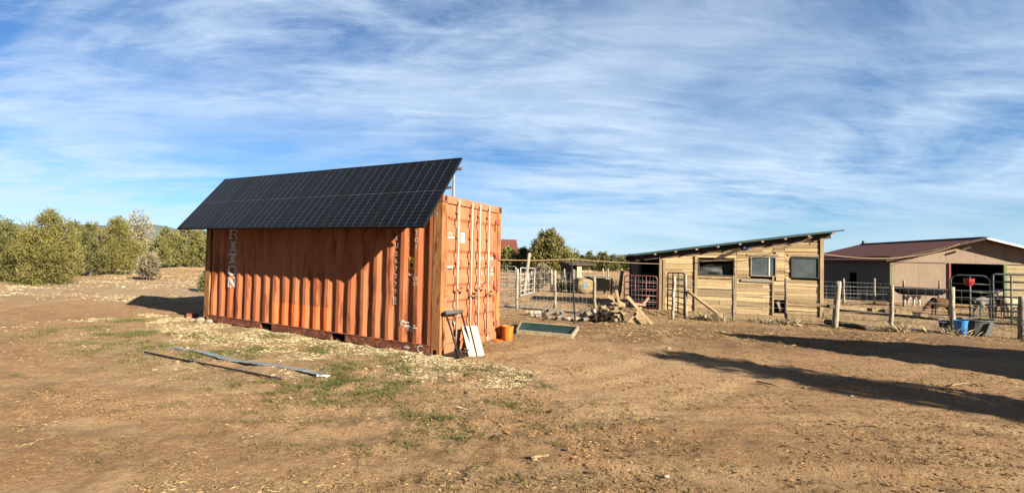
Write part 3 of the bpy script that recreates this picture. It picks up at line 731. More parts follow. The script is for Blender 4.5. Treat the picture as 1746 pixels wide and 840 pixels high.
px_tree('small sparse shrub with bare stems at the edge of the dirt track', 253, 477, 52, 46, 'brush', 2600, .12, 8, name='shrub', stems=6, twigs=14, cat='shrub', pointed=.2, r=.035, low=.2)
px_tree('round juniper growing on the red bank beside the container', 300, 456, 58, 60, 'juniper_far', 9000, .18, 9)
px_tree('juniper half hidden behind the container and its panels', 336, 455, 52, 62, 'juniper_far', 8000, .18, 10)
px_tree('low juniper between the pale tree and the red bank', 270, 457, 44, 56, 'juniper_far', 8000, .17, 12)
px_tree('tall pointed juniper standing beyond the pens', 937, 466, 98, 72, 'juniper', 19000, .32, 13, pointed=.85, k=34)
px_tree('yellow-green bush in front of the far brown-roofed house', 866, 463, 40, 43, 'lime_leaf', 3500, .36, 14, name='bush', cat='bush', pointed=.2)
px_tree('dark bush between the far house and the pointed juniper', 892, 464, 40, 42, 'juniper_dark', 3000, .36, 15, name='bush', cat='bush', pointed=.2)
px_tree('grey-green brush hanging behind the galvanised gates', 925, 486, 50, 36, 'brush', 2600, .2, 16, name='shrub', stems=5, twigs=12, cat='shrub', pointed=.1, r=.03)
b = atdepth(344, 492, 21); b = Vector((b.x, 21, gzf(b.x, 21)))
tree('shrub', 'dark low shrub just past the far corner of the container', b + Vector((.50, -1.0, 0)), .85, .8, 'juniper_dark', 1500, .1, 17, cat='shrub', r=.02)
# far junipers: copies of three
protos = []
for i, (mm, h, w) in enumerate((('juniper_far', 3.4, 3.6), ('juniper', 2.8, 3.4), ('juniper_dark', 3.9, 3.2))):
    r_ = tree('juniper_tree', 'small juniper in the scattered scrub far beyond the pens', (0, 0, 0), h, w, mm, 2600, .34, 30 + i, 'far scattered junipers', k=16); protos.append([r_, False])
def far_tree(px, depth, s, label, group):
    p = protos[rnd.randrange(3)]
    if not p[1]: o = p[0]; p[1] = True
    else: o = copy_tree(p[0])
    q = atdepth(px, 440, depth); o.location = (q.x, q.y, gzf(q.x, q.y) - .05); o.scale = (s, s, s * rnd.uniform(.85, 1.15)); o.rotation_euler = (0, 0, rnd.uniform(0, 6.28)); tag(o, label, 'tree', group)
for px in range(958, 1092, 4): far_tree(px + rnd.uniform(-4, 4), rnd.uniform(85, 130), rnd.uniform(.62, .88), 'small juniper in the scattered scrub far beyond the pens', 'far scattered junipers')
for px in range(-120, 350, 19): far_tree(px + rnd.uniform(-8, 8), rnd.uniform(62, 110), rnd.uniform(.9, 1.3), 'distant juniper in the woodland behind the trees by the track', 'woodland junipers')
for px in (872, 885, 899, 1145, 1180, 1230, 1290, 1450): far_tree(px, rnd.uniform(100, 140), rnd.uniform(.9, 1.2), 'juniper far behind the farm buildings', 'junipers behind the farm')

# ------------------------------------------------------------------ far house
def build_house():
    c = atdepth(880, 409.5, 95); rt = Vector((1, -.12, 0)).normalized(); bk = Vector((.12, 1, 0)).normalized(); z0 = gzf(c.x, c.y); zr = c.z; ze = zr - 2.0
    root = thing('farm_house', (c.x, c.y, z0), 'brown-roofed house with a tan gable far beyond the pens', 'house')
    w = 2.9; A = Vector((c.x, c.y, 0)) - rt * .3; Lh = 9
    q = lambda s, t, z: A - rt * s + bk * t + Vector((0, 0, z))
    part('wall', MB().prism([q(0, -w, z0 - .2), q(0, w, z0 - .2), q(0, w, ze), q(0, 0, zr - .12), q(0, -w, ze)], -rt * Lh), 'house_wall', root)
    r = MB()
    for sgn in (-1, 1):
        r.prism([q(-.35, 0, zr), q(-.35, sgn * (w + .4), ze - .28), q(-.35, sgn * (w + .4), ze - .18), q(-.35, 0, zr + .12)], -rt * (Lh + .7))
    part('roof', r, 'brown_roof', root)
    part('window', MB().box(q(3, -w - .02, z0 + 1.5), (1.2, .06, 1.1)), 'dark_hole', root)
build_house()

# ------------------------------------------------------------------ plank shed
SA, SB = G(1124, 528), G(1403, 541)
sd = (SB - SA); sd.z = 0; SLEN = sd.length; sd.normalize(); sn = Vector((-sd.y, sd.x, 0)); SZ = min(SA.z, SB.z) - .06
def smap(px, py, off=0.0): q = onplane(px, py, SA - sn * off, sn); return (q - SA).dot(sd), q.z
def sp_(s, z, off=0.0): return Vector((SA.x, SA.y, 0)) + sd * s - sn * off + Vector((0, 0, z))
def build_shed():
    root = thing('plank_shed', (SA.x, SA.y, SZ), 'lean-to shed of rough pale planks with three windows and a green metal roof', 'shed')
    DEPTH = 2.7
    sl, zl = smap(1081, 435.3, .35); sr_, zr = smap(1440, 393, .35)
    slope = (zr - zl) / (sr_ - sl); top = lambda s: zl + (s - sl) * slope - .10      # underside of the rafters
    # window openings in (s, z)
    win = []
    for (x0, y0, x1, y1) in ((1190, 443, 1252, 470), (1279, 437, 1323, 471), (1348, 438.5, 1396, 474)):
        a = smap(x0, (y0 + y1) / 2)[0]; b = smap(x1, (y0 + y1) / 2)[0]; xm = (x0 + x1) / 2; win.append((a, b, smap(xm, y1)[1], smap(xm, y0)[1]))
    sec = [smap(x, 500)[0] for x in (1131, 1186, 1255, 1317, 1337.5, 1396)]
    hole = (smap(1320, 520)[0], smap(1336, 520)[0], smap(1328, 529)[1], smap(1328, 513)[1])
    cols = list(zip([.06] + sec[1:], sec[1:] + [SLEN - .1]))
    # planks, one by one
    box_cache = {}
    def plank(a, b, z0, z1, off, m='plank'):
        zs = (top(a), top(b))
        if z1 < min(zs) - .005:
            if not box_cache: o = MB().box((0, 0, 0), (1, .024, 1)).build('plank', m, root); box_cache[0] = o.data
            else: o = link(bpy.data.objects.new('plank', box_cache[0]), root)
            c = sp_((a + b) / 2, (z0 + z1) / 2, off) - root.location
            X = sd; M = Matrix(((X.x, sn.x, 0, c.x), (X.y, sn.y, 0, c.y), (0, 0, 1, c.z), (0, 0, 0, 1))) @ Matrix.Rotation(rnd.uniform(-.011, .011), 4, 'Y') @ Matrix.Diagonal((b - a, 1, z1 - z0, 1)); o.matrix_local = M
        else:      # cut to the roof slope
            P = [(a, z0), (b, z0)]
            if zs[1] - .005 > z0: P.append((b, min(z1, zs[1] - .005)))
            if z1 < zs[1] and z1 > zs[0]: P.append((a + (z1 - zs[0]) / slope, z1))
            if zs[0] - .005 > z0: P.append((a, min(z1, zs[0] - .005)))
            elif z0 < zs[1]: P = [(a + max(0, (z0 - zs[0]) / slope), z0)] + P[1:]
            if len(P) >= 3 and b - P[0][0] > .05: part('plank', MB().prism([sp_(s, z, off + .012) for s, z in P], sn * .024), m, root)
    for ci, (a, b) in enumerate(cols):
        z = SZ + .05 + rnd.uniform(0, .04)
        while z < top(b) - .04:
            h = rnd.choice((.085, .10, .115, .13, .15)); z1 = z + h - rnd.choice((.004, .006, .010, .016, .024)); cuts = [a]
            if b - a > .8 and rnd.random() < .35: cuts.append(a + (b - a) * rnd.choice((.3, .42, .6, .72)))
            cuts.append(b)
            for p, q in zip(cuts[:-1], cuts[1:]):
                segs = [(p + .004, q - .004)]
                for (wa, wb, wz0, wz1) in win + [hole]:
                    if z1 > wz0 and z < wz1:
                        ns = []
                        for (u, v) in segs:
                            if v <= wa or u >= wb: ns.append((u, v))
                            else:
                                if u < wa - .03: ns.append((u, wa))
                                if v > wb + .03: ns.append((wb, v))
                        segs = ns
                for u, v in segs:
                    if v - u > .05: plank(u, v, z, z1, rnd.uniform(0, .018))
            z += h
    # uprights in front of the boards
    for s, w, z1 in ((.02, .09, top(.02)), (.14, .08, 1.72), (sec[1] + .0, .09, win[0][3] + .12), (sec[2] - .03, .07, 1.32), (sec[3], .05, 1.25), (SLEN - .055, .10, top(SLEN - .1))):
        part('upright', MB().bar(sp_(s, SZ, .045), sp_(s, z1, .045), .045, w, up=tuple(sd)), 'pale_timber', root)
    # windows: frame, sill, pane
    for i, (a, b, z0, z1) in enumerate(win):
        f = MB(); t = .035; oth = .03
        for (p, q, r0, r1) in ((a, b, z1 - t, z1), (a, b, z0, z0 + t), (a, a + t, z0 + t, z1 - t), (b - t, b, z0 + t, z1 - t)):
            f.bar(sp_(p, (r0 + r1) / 2, oth), sp_(q, (r0 + r1) / 2, oth), .05, r1 - r0)
        w = part('window', f, ('dark_timber', 'grey_plate', 'black_steel')[i], root)
        mk = lambda mb, nm, m: mb.build(nm, m, w)
        g = MB().bar(sp_(a + t, (z0 + z1) / 2, .02) - root.location, sp_(b - t, (z0 + z1) / 2, .02) - root.location, .005, z1 - z0 - 2 * t)
        if i: g.build('pane', 'glass', w)
        sb = MB().bar(sp_(a - .05, z0 - .05, .05) - root.location, sp_(b + .05, z0 - .05, .05) - root.location, .03, .07)
        if i == 0: sb.build('sill', 'pale_timber', w)
        if i:
            hb = MB().bar(sp_(a - .1, z1 + .06, .03) - root.location, sp_(b + .08, z1 + .06, .03) - root.location, .03, .075); hb.build('lintel', 'pale_timber', w)
        if i == 1: MB().bar(sp_(b - .22, (z0 + z1) / 2, .03) - root.location, sp_(b - .22 + .03, (z0 + z1) / 2, .03) - root.location, .02, z1 - z0 - .07).build('mullion', 'white_trim', w); MB().bar(sp_(b - .18, (z0 + z1) / 2, -.05) - root.location, sp_(b - .05, (z0 + z1) / 2, -.05) - root.location, .01, z1 - z0 - .1).build('curtain', 'white_board', w)
        if i == 0:   # sagging torn plastic in the unglazed opening
            V = []; nx, nz = 16, 8
            for jz in range(nz + 1):
                for jx in range(nx + 1):
                    u = jx / nx; v = jz / nz; ztop = z0 + (z1 - z0) * (.45 + .5 * vnoise(u * 3 + 3, 1.7)); V.append(sp_(a + (b - a) * u, z0 + (float(ztop) - z0) * v, -.08 - .10 * float(vnoise(u * 5, v * 3 + 9)) * (1 - v * .3)) - root.location)
            MB().add(V, [(j * (nx + 1) + k, j * (nx + 1) + k + 1, (j + 1) * (nx + 1) + k + 1, (j + 1) * (nx + 1) + k) for j in range(nz) for k in range(nx)]).build('plastic_sheet', 'poly_sheet', w, smooth=True)
    # weathered grey strip over the low door, leaning stick in the gap, dark diagonal band built as a board, blue lamp
    a, z = smap(1263, 477); b2, _ = smap(1315, 477); part('strip', MB().bar(sp_(a, z, .05), sp_(b2, z - .01, .05), .02, .09), 'grey_plate', root)
    s0 = smap(1325, 514, -.1); s1 = smap(1332, 530, -.1); part('diagonal', MB().bar(sp_(s0[0], s0[1], -.06), sp_(s1[0], s1[1], -.06), .03, .09), 'pale_timber', root)
    s0 = smap(1221, 444, .3); s1 = smap(1262, 424, .3); part('diagonal', MB().bar(sp_(s0[0], s0[1], .05), sp_(s1[0], s1[1], .30), .04, .10), 'dark_timber', root)
    s0 = smap(1272, 422, .06); part('lamp', MB().box(sp_(s0[0], s0[1], .06), (.20, .07, .12), Matrix.Rotation(math.atan2(sd.y, sd.x), 3, 'Z')), 'navy_plastic', root, bevel=.015)
    # other walls; the back one has an opening
    zz_ = lambda s: top(s) - .01
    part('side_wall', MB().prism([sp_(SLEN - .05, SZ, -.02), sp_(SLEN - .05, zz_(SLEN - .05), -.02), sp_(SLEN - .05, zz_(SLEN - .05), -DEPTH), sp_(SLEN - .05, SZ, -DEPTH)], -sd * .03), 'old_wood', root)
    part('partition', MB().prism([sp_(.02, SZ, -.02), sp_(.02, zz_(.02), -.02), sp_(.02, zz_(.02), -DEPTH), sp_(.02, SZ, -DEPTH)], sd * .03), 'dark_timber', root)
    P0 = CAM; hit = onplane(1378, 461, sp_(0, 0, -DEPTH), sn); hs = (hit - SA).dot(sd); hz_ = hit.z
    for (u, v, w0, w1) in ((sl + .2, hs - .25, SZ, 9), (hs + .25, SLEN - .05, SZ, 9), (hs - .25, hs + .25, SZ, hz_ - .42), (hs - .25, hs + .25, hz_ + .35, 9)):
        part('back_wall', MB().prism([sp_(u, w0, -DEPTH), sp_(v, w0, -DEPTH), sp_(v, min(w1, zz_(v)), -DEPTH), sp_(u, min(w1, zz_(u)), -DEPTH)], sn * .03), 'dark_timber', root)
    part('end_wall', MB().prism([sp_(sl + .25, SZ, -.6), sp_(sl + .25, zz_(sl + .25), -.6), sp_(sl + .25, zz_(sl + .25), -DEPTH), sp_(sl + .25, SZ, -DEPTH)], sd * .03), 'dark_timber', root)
    # roof: sheet on rafters, ends of the purlins under its front edge
    part('roof', MB().prism([sp_(sl, zl - .012, .35), sp_(sr_, zr - .012, .35), sp_(sr_, zr + .035, .35), sp_(sl, zl + .035, .35)], sn * (DEPTH + .7)), 'green_roof', root)
    for off in (.03, -1.5, -DEPTH - .2):
        part('rafter', MB().bar(sp_(sl + .08, zl - .115, off), sp_(sr_ - .25, zr - .115 - .25 * slope, off), .04, .19), 'dark_timber', root)
    for k in range(9):
        s = sl + .7 + k * .66; part('purlin', MB().bar(sp_(s, zl + (s - sl) * slope - .045, .345), sp_(s, zl + (s - sl) * slope - .045, -DEPTH), .07, .05), 'pale_timber', root)
    part('corner_post', MB().bar(sp_(sl + .3, SZ, -.5), sp_(sl + .3, zz_(sl + .3), -.5), .09, .09), 'dark_timber', root)
build_shed()

# ------------------------------------------------------------------ barn
BA = G(1517, 515); bd = Vector((.935, -.355, 0)).normalized(); be = Vector((.355, .935, 0)).normalized()
def bmap(px, py, off=0.0): q = onplane(px, py, BA - be * off, be); return (q - BA).dot(bd), q.z
def bp_(s, z, t=0.0): return Vector((BA.x, BA.y, 0)) + bd * s + be * t + Vector((0, 0, z))
def build_barn():
    Z0 = BA.z - .08; WB = 7.7; ze = bmap(1517, 442)[1]; zp = bmap(1672, 404)[1] - .12; mid = WB / 2; LB = 12.5
    root = thing('barn', (BA.x, BA.y, Z0), 'low barn with tan panelled gable, brown metal roof and a dark open doorway', 'barn')
    sx = [0, .5 * bmap(1613, 470)[0], bmap(1613, 470)[0], bmap(1664, 430)[0], bmap(1715, 430)[0], WB]
    d0, d1 = bmap(1617, 480)[0], bmap(1713, 480)[0]; zt = bmap(1640, 449)[1]
    rz = lambda s: ze + (zp - ze) * (1 - abs(s - mid) / mid)
    for a, b in zip(sx[:-1], sx[1:]):           # gable panels
        P = [(a + .006, zt + .10), (b - .006, zt + .10), (b - .006, rz(b - .006))]
        if a < mid < b: P.append((mid, zp))
        P.append((a + .006, rz(a + .006)))
        if P[-1][1] < zt + .11: P = P[:-1]
        part('wall_panel', MB().prism([bp_(s, z) for s, z in P], be * .06), 'barn_panel', root)
    for a, b in ((0, d0 / 2), (d0 / 2, d0)): part('wall_panel', MB().prism([bp_(a + .004, Z0), bp_(b - .004, Z0), bp_(b - .004, zt), bp_(a + .004, zt)], be * .06), 'barn_panel', root)
    part('trim_board', MB().bar(bp_(-.02, zt + .05, -.02), bp_(WB + .02, zt + .05, -.02), .05, .10), 'barn_panel', root)
    z = Z0
    while z < zt - .02:
        part('plank', MB().prism([bp_(d1 + .05, z), bp_(WB, z), bp_(WB, min(zt, z + .2)), bp_(d1 + .05, min(zt, z + .2))], be * .03), 'cream_board', root); z += .215
    part('door_jamb', MB().bar(bp_(d0 + .04, Z0, -.015), bp_(d0 + .04, zt, -.015), .10, .08, up=tuple(bd)), 'barn_red', root)
    part('door_jamb', MB().bar(bp_(d1, Z0, -.015), bp_(d1, zt, -.015), .10, .12, up=tuple(bd)), 'barn_green', root)
    part('corner_board', MB().bar(bp_(.03, Z0, -.03), bp_(.03, ze, -.03), .06, .09, up=tuple(bd)), 'barn_green', root)
    # side walls, back wall
    o0 = 3.9
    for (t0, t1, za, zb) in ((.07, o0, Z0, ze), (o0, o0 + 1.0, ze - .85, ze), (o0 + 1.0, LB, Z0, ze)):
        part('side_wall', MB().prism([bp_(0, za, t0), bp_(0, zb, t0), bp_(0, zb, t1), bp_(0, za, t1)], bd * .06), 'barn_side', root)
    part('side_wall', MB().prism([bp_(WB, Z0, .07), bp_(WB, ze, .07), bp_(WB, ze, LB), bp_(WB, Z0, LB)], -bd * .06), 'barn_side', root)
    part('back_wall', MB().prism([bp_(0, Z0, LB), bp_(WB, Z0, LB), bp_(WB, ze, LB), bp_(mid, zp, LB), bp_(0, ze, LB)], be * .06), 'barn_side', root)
    part('loft', MB().box(bp_(mid, zt + .3, LB / 2), (WB - .3, LB - .3, .04), Matrix.Rotation(math.atan2(bd.y, bd.x), 3, 'Z')), 'dark_timber', root)
    sl = (zp - ze) / mid; ov, og = .38, .55
    for sgn in (-1, 1):
        s1 = mid + sgn * (mid + ov); z1 = ze - sl * ov
        r_ = part('roof', MB().prism([bp_(mid, zp + .02, -og), bp_(s1, z1 + .02, -og), bp_(s1, z1 + .08, -og), bp_(mid, zp + .08, -og)], be * (LB + 2 * og)), 'brown_roof', root)
        part('fascia', MB().prism([bp_(mid, zp - .02, -og - .02), bp_(s1, z1 - .02, -og - .02), bp_(s1, z1 + .09, -og - .02), bp_(mid, zp + .09, -og - .02)], be * .018), 'white_trim' if sgn > 0 else 'dark_timber', root)
    part('ridge_cap', MB().bar(bp_(mid, zp + .10, -og), bp_(mid, zp + .10, LB + og), .22, .04), 'brown_roof', root)
    part('vent', MB().box(bp_(mid, zp + .22, LB + .2), (.18, .18, .2)), 'galv_dull', root)
    q = bmap(1640, 423, .3); part('bracket', MB().bar(bp_(q[0], q[1] - .08, -.3), bp_(q[0] + .35, q[1] + .06, -.3), .08, .10), 'dark_timber', root)
build_barn()

# ------------------------------------------------------------------ fences and gates
fence('wire fence on crooked grey posts between the container and the shed', [(846, 529, 848, 462, .045, 'post_wood'), (881.5, 527, 882, 458, .05, 'post_wood'), (946, 527, 946.5, 461, .05, 'post_wood'), (1014, 534, 1013, 472, .055, 'post_wood'), (1053, 516, 1061, 461, .075, 'old_wood')], .03, 1.25, .16, 8, skip=(3,))
fence('front wire fence of the pens, on mixed wood posts before the shed', [(1169, 542, 1169, 467, .05, 'post_wood'), (1250, 547, 1250, 470, .032, 'bark_grey'), (1340, 552, 1340, 474, .034, 'bark_grey'), (1423, 559, 1430, 479, .07, 'post_wood'), (1520, 563, 1521, 486, .045, 'post_wood'), (1623.5, 569, 1623.5, 489, .055, 'post_wood'), (1742, 578, 1743, 505, .07, 'post_wood'), (1850, 590, 1852, 515, .06, 'post_wood')], .03, 1.12, .16, 8)
fence('back wire fence on pale posts beside the dark barn wall', [(1400, 517, 1401, 474, .05, 'post_wood'), (1438, 518.5, 1438, 474, .055, 'post_wood'), (1491, 520, 1491, 474.5, .06, 'post_wood'), (1541, 522, 1541, 477.5, .055, 'post_wood'), (1601, 524, 1602, 478, .05, 'post_wood')], .05, 1.1, .2, 7)
fence('thin wire fence on pale stakes in the middle of the pens', [(905, 496, 906, 462, .05, 'post_wood'), (940.5, 496, 940, 459, .07, 'post_wood'), (963.5, 494, 962, 458, .06, 'post_wood'), (979, 495, 978, 459, .06, 'post_wood'), (1003, 494, 1004, 459, .05, 'post_wood'), (1028, 494, 1028, 457, .055, 'post_wood'), (1037, 494, 1036.5, 457, .05, 'post_wood'), (1060, 496, 1060, 458, .06, 'post_wood')], .1, 1.2, .25, 5)
# the old tall post by the galvanised gate
b = G(892, 504); o = post(MB(), b - Vector((0, 0, .05)), up_to(b, 902.5, 431), .09).build('leaning_post', 'post_wood', None, smooth=True, origin=b); tag(o, 'tall pale leaning post behind the galvanised gates', 'post')
# black steel post with the rope on top
TP = G(981, 551.5); tt = up_to(TP, 974, 441.5)
r = thing('steel_post', TP, 'black steel post carrying the rope in the open yard', 'post')
part('shaft', MB().tube([TP - Vector((0, 0, .05)), tt], .019, 6), 'black_steel', r); part('flange', MB().bar(TP + Vector((0, .02, 0)), tt + Vector((0, .02, -.05)), .03, .008, up=(1, 0, 0)), 'black_steel', r); part('foot', MB().box(TP + Vector((0, 0, .03)), (.09, .05, .09)), 'black_steel', r)
def gate_px(label, x0, y0, x1, y1, top0, **k):
    A, B = G(x0, y0), G(x1, y1); h = up_to(A, x0, top0).z - A.z; return tube_gate(label, A, B, h, **k)
gate_px('pale galvanised gate swung open beside the leaning post', 886.5, 507, 911, 500.5, 456.5, bars=5, m='galv', r=.028, round_=.05, uprights=1)
A = G(879, 491.5); B = atdepth(838, 480, A.y + 1.5); B.z = gzf(B.x, B.y)
tube_gate('galvanised gate partly hidden behind the container', A, B, 1.42, 5, 'galv', r=.034, uprights=2)
A = sp_(-1.18, gzf(SA.x, SA.y) , .05); B = sp_(-.09, gzf(SA.x, SA.y), .05)
tube_gate('maroon tube gate with wire mesh across the open shed bay', A, B, 1.22, 5, 'maroon', r=.022, uprights=2, mesh='galv')
A = G(1138, 531); B = G(1166, 541)
tube_gate('dark tube gate with close bars in front of the plank shed', A, B, 1.36, 7, 'black_steel', r=.021, uprights=2, round_=.10)
b = G(1147, 544); o = post(MB(), b - Vector((0, 0, .05)), up_to(b, 1150, 471), .045).build('fence_stake', 'post_wood', None, smooth=True, origin=b); tag(o, 'peeled white stake standing against the dark tube gate', 'post')
b = G(1094, 523.5); o = post(MB(), b - Vector((0, 0, .05)), up_to(b, 1096, 471.5), .04).build('fence_stake', 'post_wood', None, smooth=True, origin=b); tag(o, 'peeled stake standing before the maroon gate', 'post')
a = G(1238, 547); t = atdepth(1172, 496, G(1169, 542).y - .06); o = post(MB(), a + Vector((0, 0, .03)), t, .045).build('brace_pole', 'pale_timber', None, smooth=True, origin=a); tag(o, 'slanting brace pole propping the white fence post', 'pole')
# corral panels on the right
P0 = atdepth(1621, 500, 15.2); P1 = atdepth(1693, 500, 14.6); P2 = atdepth(1790, 500, 14.0)
for P in (P0, P1, P2): P.z = gzf(P.x, P.y)
tube_gate('grey-green corral panel with round corners behind the blue tubs', P0, P1 + (P0 - P1).normalized() * .05, 1.50, 6, 'galv_dull', r=.022, uprights=1, name='corral_panel', round_=.16, z0=.2, cat='panel')
tube_gate('taller corral panel beside the barn doorway, next to the big end post', P1, P2, 1.56, 7, 'galv_dull', r=.024, uprights=2, name='corral_panel', round_=.05, z0=.2, cat='panel')
q = (P0 - CAM); C0 = Vector((20.3, 17.2, 0)); C1 = Vector((24.8, 15.9, 0)); C0.z = gzf(C0.x, C0.y); C1.z = gzf(C1.x, C1.y)
tube_gate('inner corral panel crossing in front of the cream boards', C0, C1, 1.6, 6, 'galv_dull', r=.024, uprights=2, name='corral_panel', round_=.05, z0=.2, cat='panel')
# long boards along the front fence
for x0, y0, x1, y1, d0, d1, lab in ((1343, 514, 1412, 521.5, 14.75, 14.3, 'long pale board fixed behind the fence before the shed corner'), (1431, 523.5, 1508, 529.5, 14.2, 14.05, 'long pale board on the fence between the thick post and the trough'), (1527, 530, 1582, 538, 14.0, 13.8, 'shorter pale board with a slanted end under the black trough')):
    bA, bB = atdepth(x0, y0, d0), atdepth(x1, y1, d1); o = MB().bar(bA, bB, .03, .085).build('fence_board', 'pale_timber', None, origin=bA); tag(o, lab, 'board')
for x, y, d, lab in ((1417, 522, 14.22, 'dark strap block holding a pale board to the thick post'), (1511, 530, 13.98, 'dark strap block holding a pale board to the thin post')):
    c = atdepth(x, y, d); o = MB().box(c, (.16, .09, .10)).build('clamp_block', 'dark_timber', None, origin=c, bevel=.01); tag(o, lab, 'block')
def ground_pole(px0, py0, px1, py1, r, m, name, label, cat, n=8, lift=1.0):
    a, b = G(px0, py0), G(px1, py1); K = max(4, int((b - a).length / .25)); pts = []
    for i in range(K + 1):
        p = a.lerp(b, i / K); pts.append(Vector((p.x, p.y, gmf(p.x, p.y))))
    zs = [sum(q.z for q in pts[max(0, i - 4):i + 5]) / len(pts[max(0, i - 4):i + 5]) for i in range(len(pts))]
    for q, z in zip(pts, zs): q.z = z + r * lift + .016
    o = MB().tube(pts, r, n).build(name, m, None, smooth=True, origin=a); return tag(o, label, cat)
ground_pole(1430, 531.5, 1600, 546, .045, 'dark_timber', 'ground_bar', 'long dark line across the dry grass inside the pen', 'pole')  # dark line on the ground, built as a long round bar
ground_pole(1408, 554, 1478, 563.5, .07, 'dark_timber', 'ground_bar', 'charred beam lying at the foot of the thick post', 'pole')
ground_pole(860, 524, 1012, 537, .05, 'post_wood', 'ground_bar', 'pale log lying along the foot of the fence', 'pole')
# overhead rope: container door - steel post - shed corner; up the shed front; shed to barn
def rope(pts, sag, label, r=.011):
    pts = [Vector(p) for p in pts]; out = []
    for a, b in zip(pts[:-1], pts[1:]):
        for i in range(12):
            f = i / 12; out.append(a.lerp(b, f) - Vector((0, 0, sag * 4 * f * (1 - f))))
    out.append(pts[-1]); o = MB().tube(out, r, 6).build('rope', 'rope', None, smooth=True, origin=pts[0]); tag(o, label, 'rope')
dc = MC @ Vector((.03, 2.30, 0)); rope([(dc.x, dc.y, 1.60), tt, sp_(.02, 1.55, .1)], .02, 'tan rope strung from the container over the steel post to the shed', .009)
s0 = smap(1190, 446, .12); s1 = smap(1300, 436, .2); s2 = smap(1385, 404, .33); rope([sp_(s0[0], s0[1], .12), sp_(s1[0], s1[1], .2), sp_(s2[0], s2[1], .33)], .02, 'tan rope rising along the shed front to its roof', .010)
bs = bmap(1640, 414, .1); rope([sp_(SLEN - .05, smap(1404, 433)[1], .05), bp_(bs[0], bs[1], -.1)], .42, 'tan rope drooping from the shed corner to the barn gable', .012)

# ------------------------------------------------------------------ things in the pens
def tub(label, base, r0, r1, h, m, name='feed_tub', n=22, handle=False, cat='tub', squash=1.0, water=None):
    root = thing(name, base, label, cat); z = base.z
    pr = [(.001, 0), (r0 * .96, 0), (r0, .012), (r1, h - .03), (r1 * 1.06, h - .028), (r1 * 1.06, h), (r1 * .97, h), (r0 * .93, .03), (.001, .03)]
    mb = MB().lathe(pr, n, base); mb.v = [(base.x + (x - base.x) * squash, y, zz2) for x, y, zz2 in mb.v]
    part('shell', mb, m, root, smooth=False)
    if handle:
        pts = [base + Vector((r1 * 1.06 * math.cos(g), -.02, h - .04 - r1 * .75 * math.sin(g))) for g in np.linspace(0, math.pi, 12)]; part('handle', MB().tube(pts, .006, 6), 'black_steel', root)
    return root
tub('bright blue plastic tub in front of the corral panel', G(1638, 571.5), .10, .128, .38, 'blue_plastic')
tub('dark blue plastic tub behind the white-topped fence post', G(1611, 567), .095, .12, .32, 'navy_plastic')
b = G(1676, 573); tub('wide black rubber trough beside the bright blue tub', b + Vector((.05, .25, 0)), .26, .33, .40, 'grey_rubber', squash=1.15)
# red tub hanging on the corral panel
c = atdepth(1652, 480, 14.6); o = MB().lathe([(.001, -.11), (.065, -.11), (.105, .0), (.108, .09), (.095, .09), (.06, -.09), (.001, -.09)], 8, c).build('hanging_bucket', 'red_plastic', None, origin=c); tag(o, 'red eight-sided bucket hung on the corral panel', 'bucket')
# black bunk trough on the two pale posts
def build_bunk():
    b = G(1541, 522); d = b.y - .45; A = atdepth(1527, 493.5, d); B = atdepth(1609, 497.5, d); ax = (B - A).normalized(); nrm = Vector((-ax.y, ax.x, 0)).normalized(); U = Vector((0, 0, 1)); L = (B - A).length
    root = thing('feed_trough', A, 'long black trough hung on the back fence above a white animal', 'trough')
    m = MB(); rim = MB(); K = 10; ns = 14
    rows = []
    for i, s in enumerate((0, .10, .25, L - .25, L - .10, L)):
        k = (.35, .8, 1, 1, .8, .35)[i]; row = []
        for j in range(K + 1):
            g = math.pi * j / K; row.append(A + ax * s - nrm * math.cos(g) * .24 * (.8 + .2 * k) + U * (.15 - math.sin(g) * .36 * k))
        rows.append(row)
    V = [p for r_ in rows for p in r_]; n = K + 1
    m.add(V, [(i * n + j, i * n + j + 1, (i + 1) * n + j + 1, (i + 1) * n + j) for i in range(5) for j in range(K)])
    part('shell', m, 'black_plastic', root, smooth=True)
    for sgn in (-1, 1): part('rim', MB().tube([A + ax * (-.05) + nrm * .24 * sgn + U * .13, A + ax * (L + .05) + nrm * .24 * sgn + U * .13], .022, 8), 'black_plastic', root)
    for s in (.1, L / 2, L - .1): part('strap', MB().bar(A + ax * s - nrm * .24 + U * .15, A + ax * s + nrm * .42 + U * .15, .05, .012), 'black_plastic', root)
build_bunk()
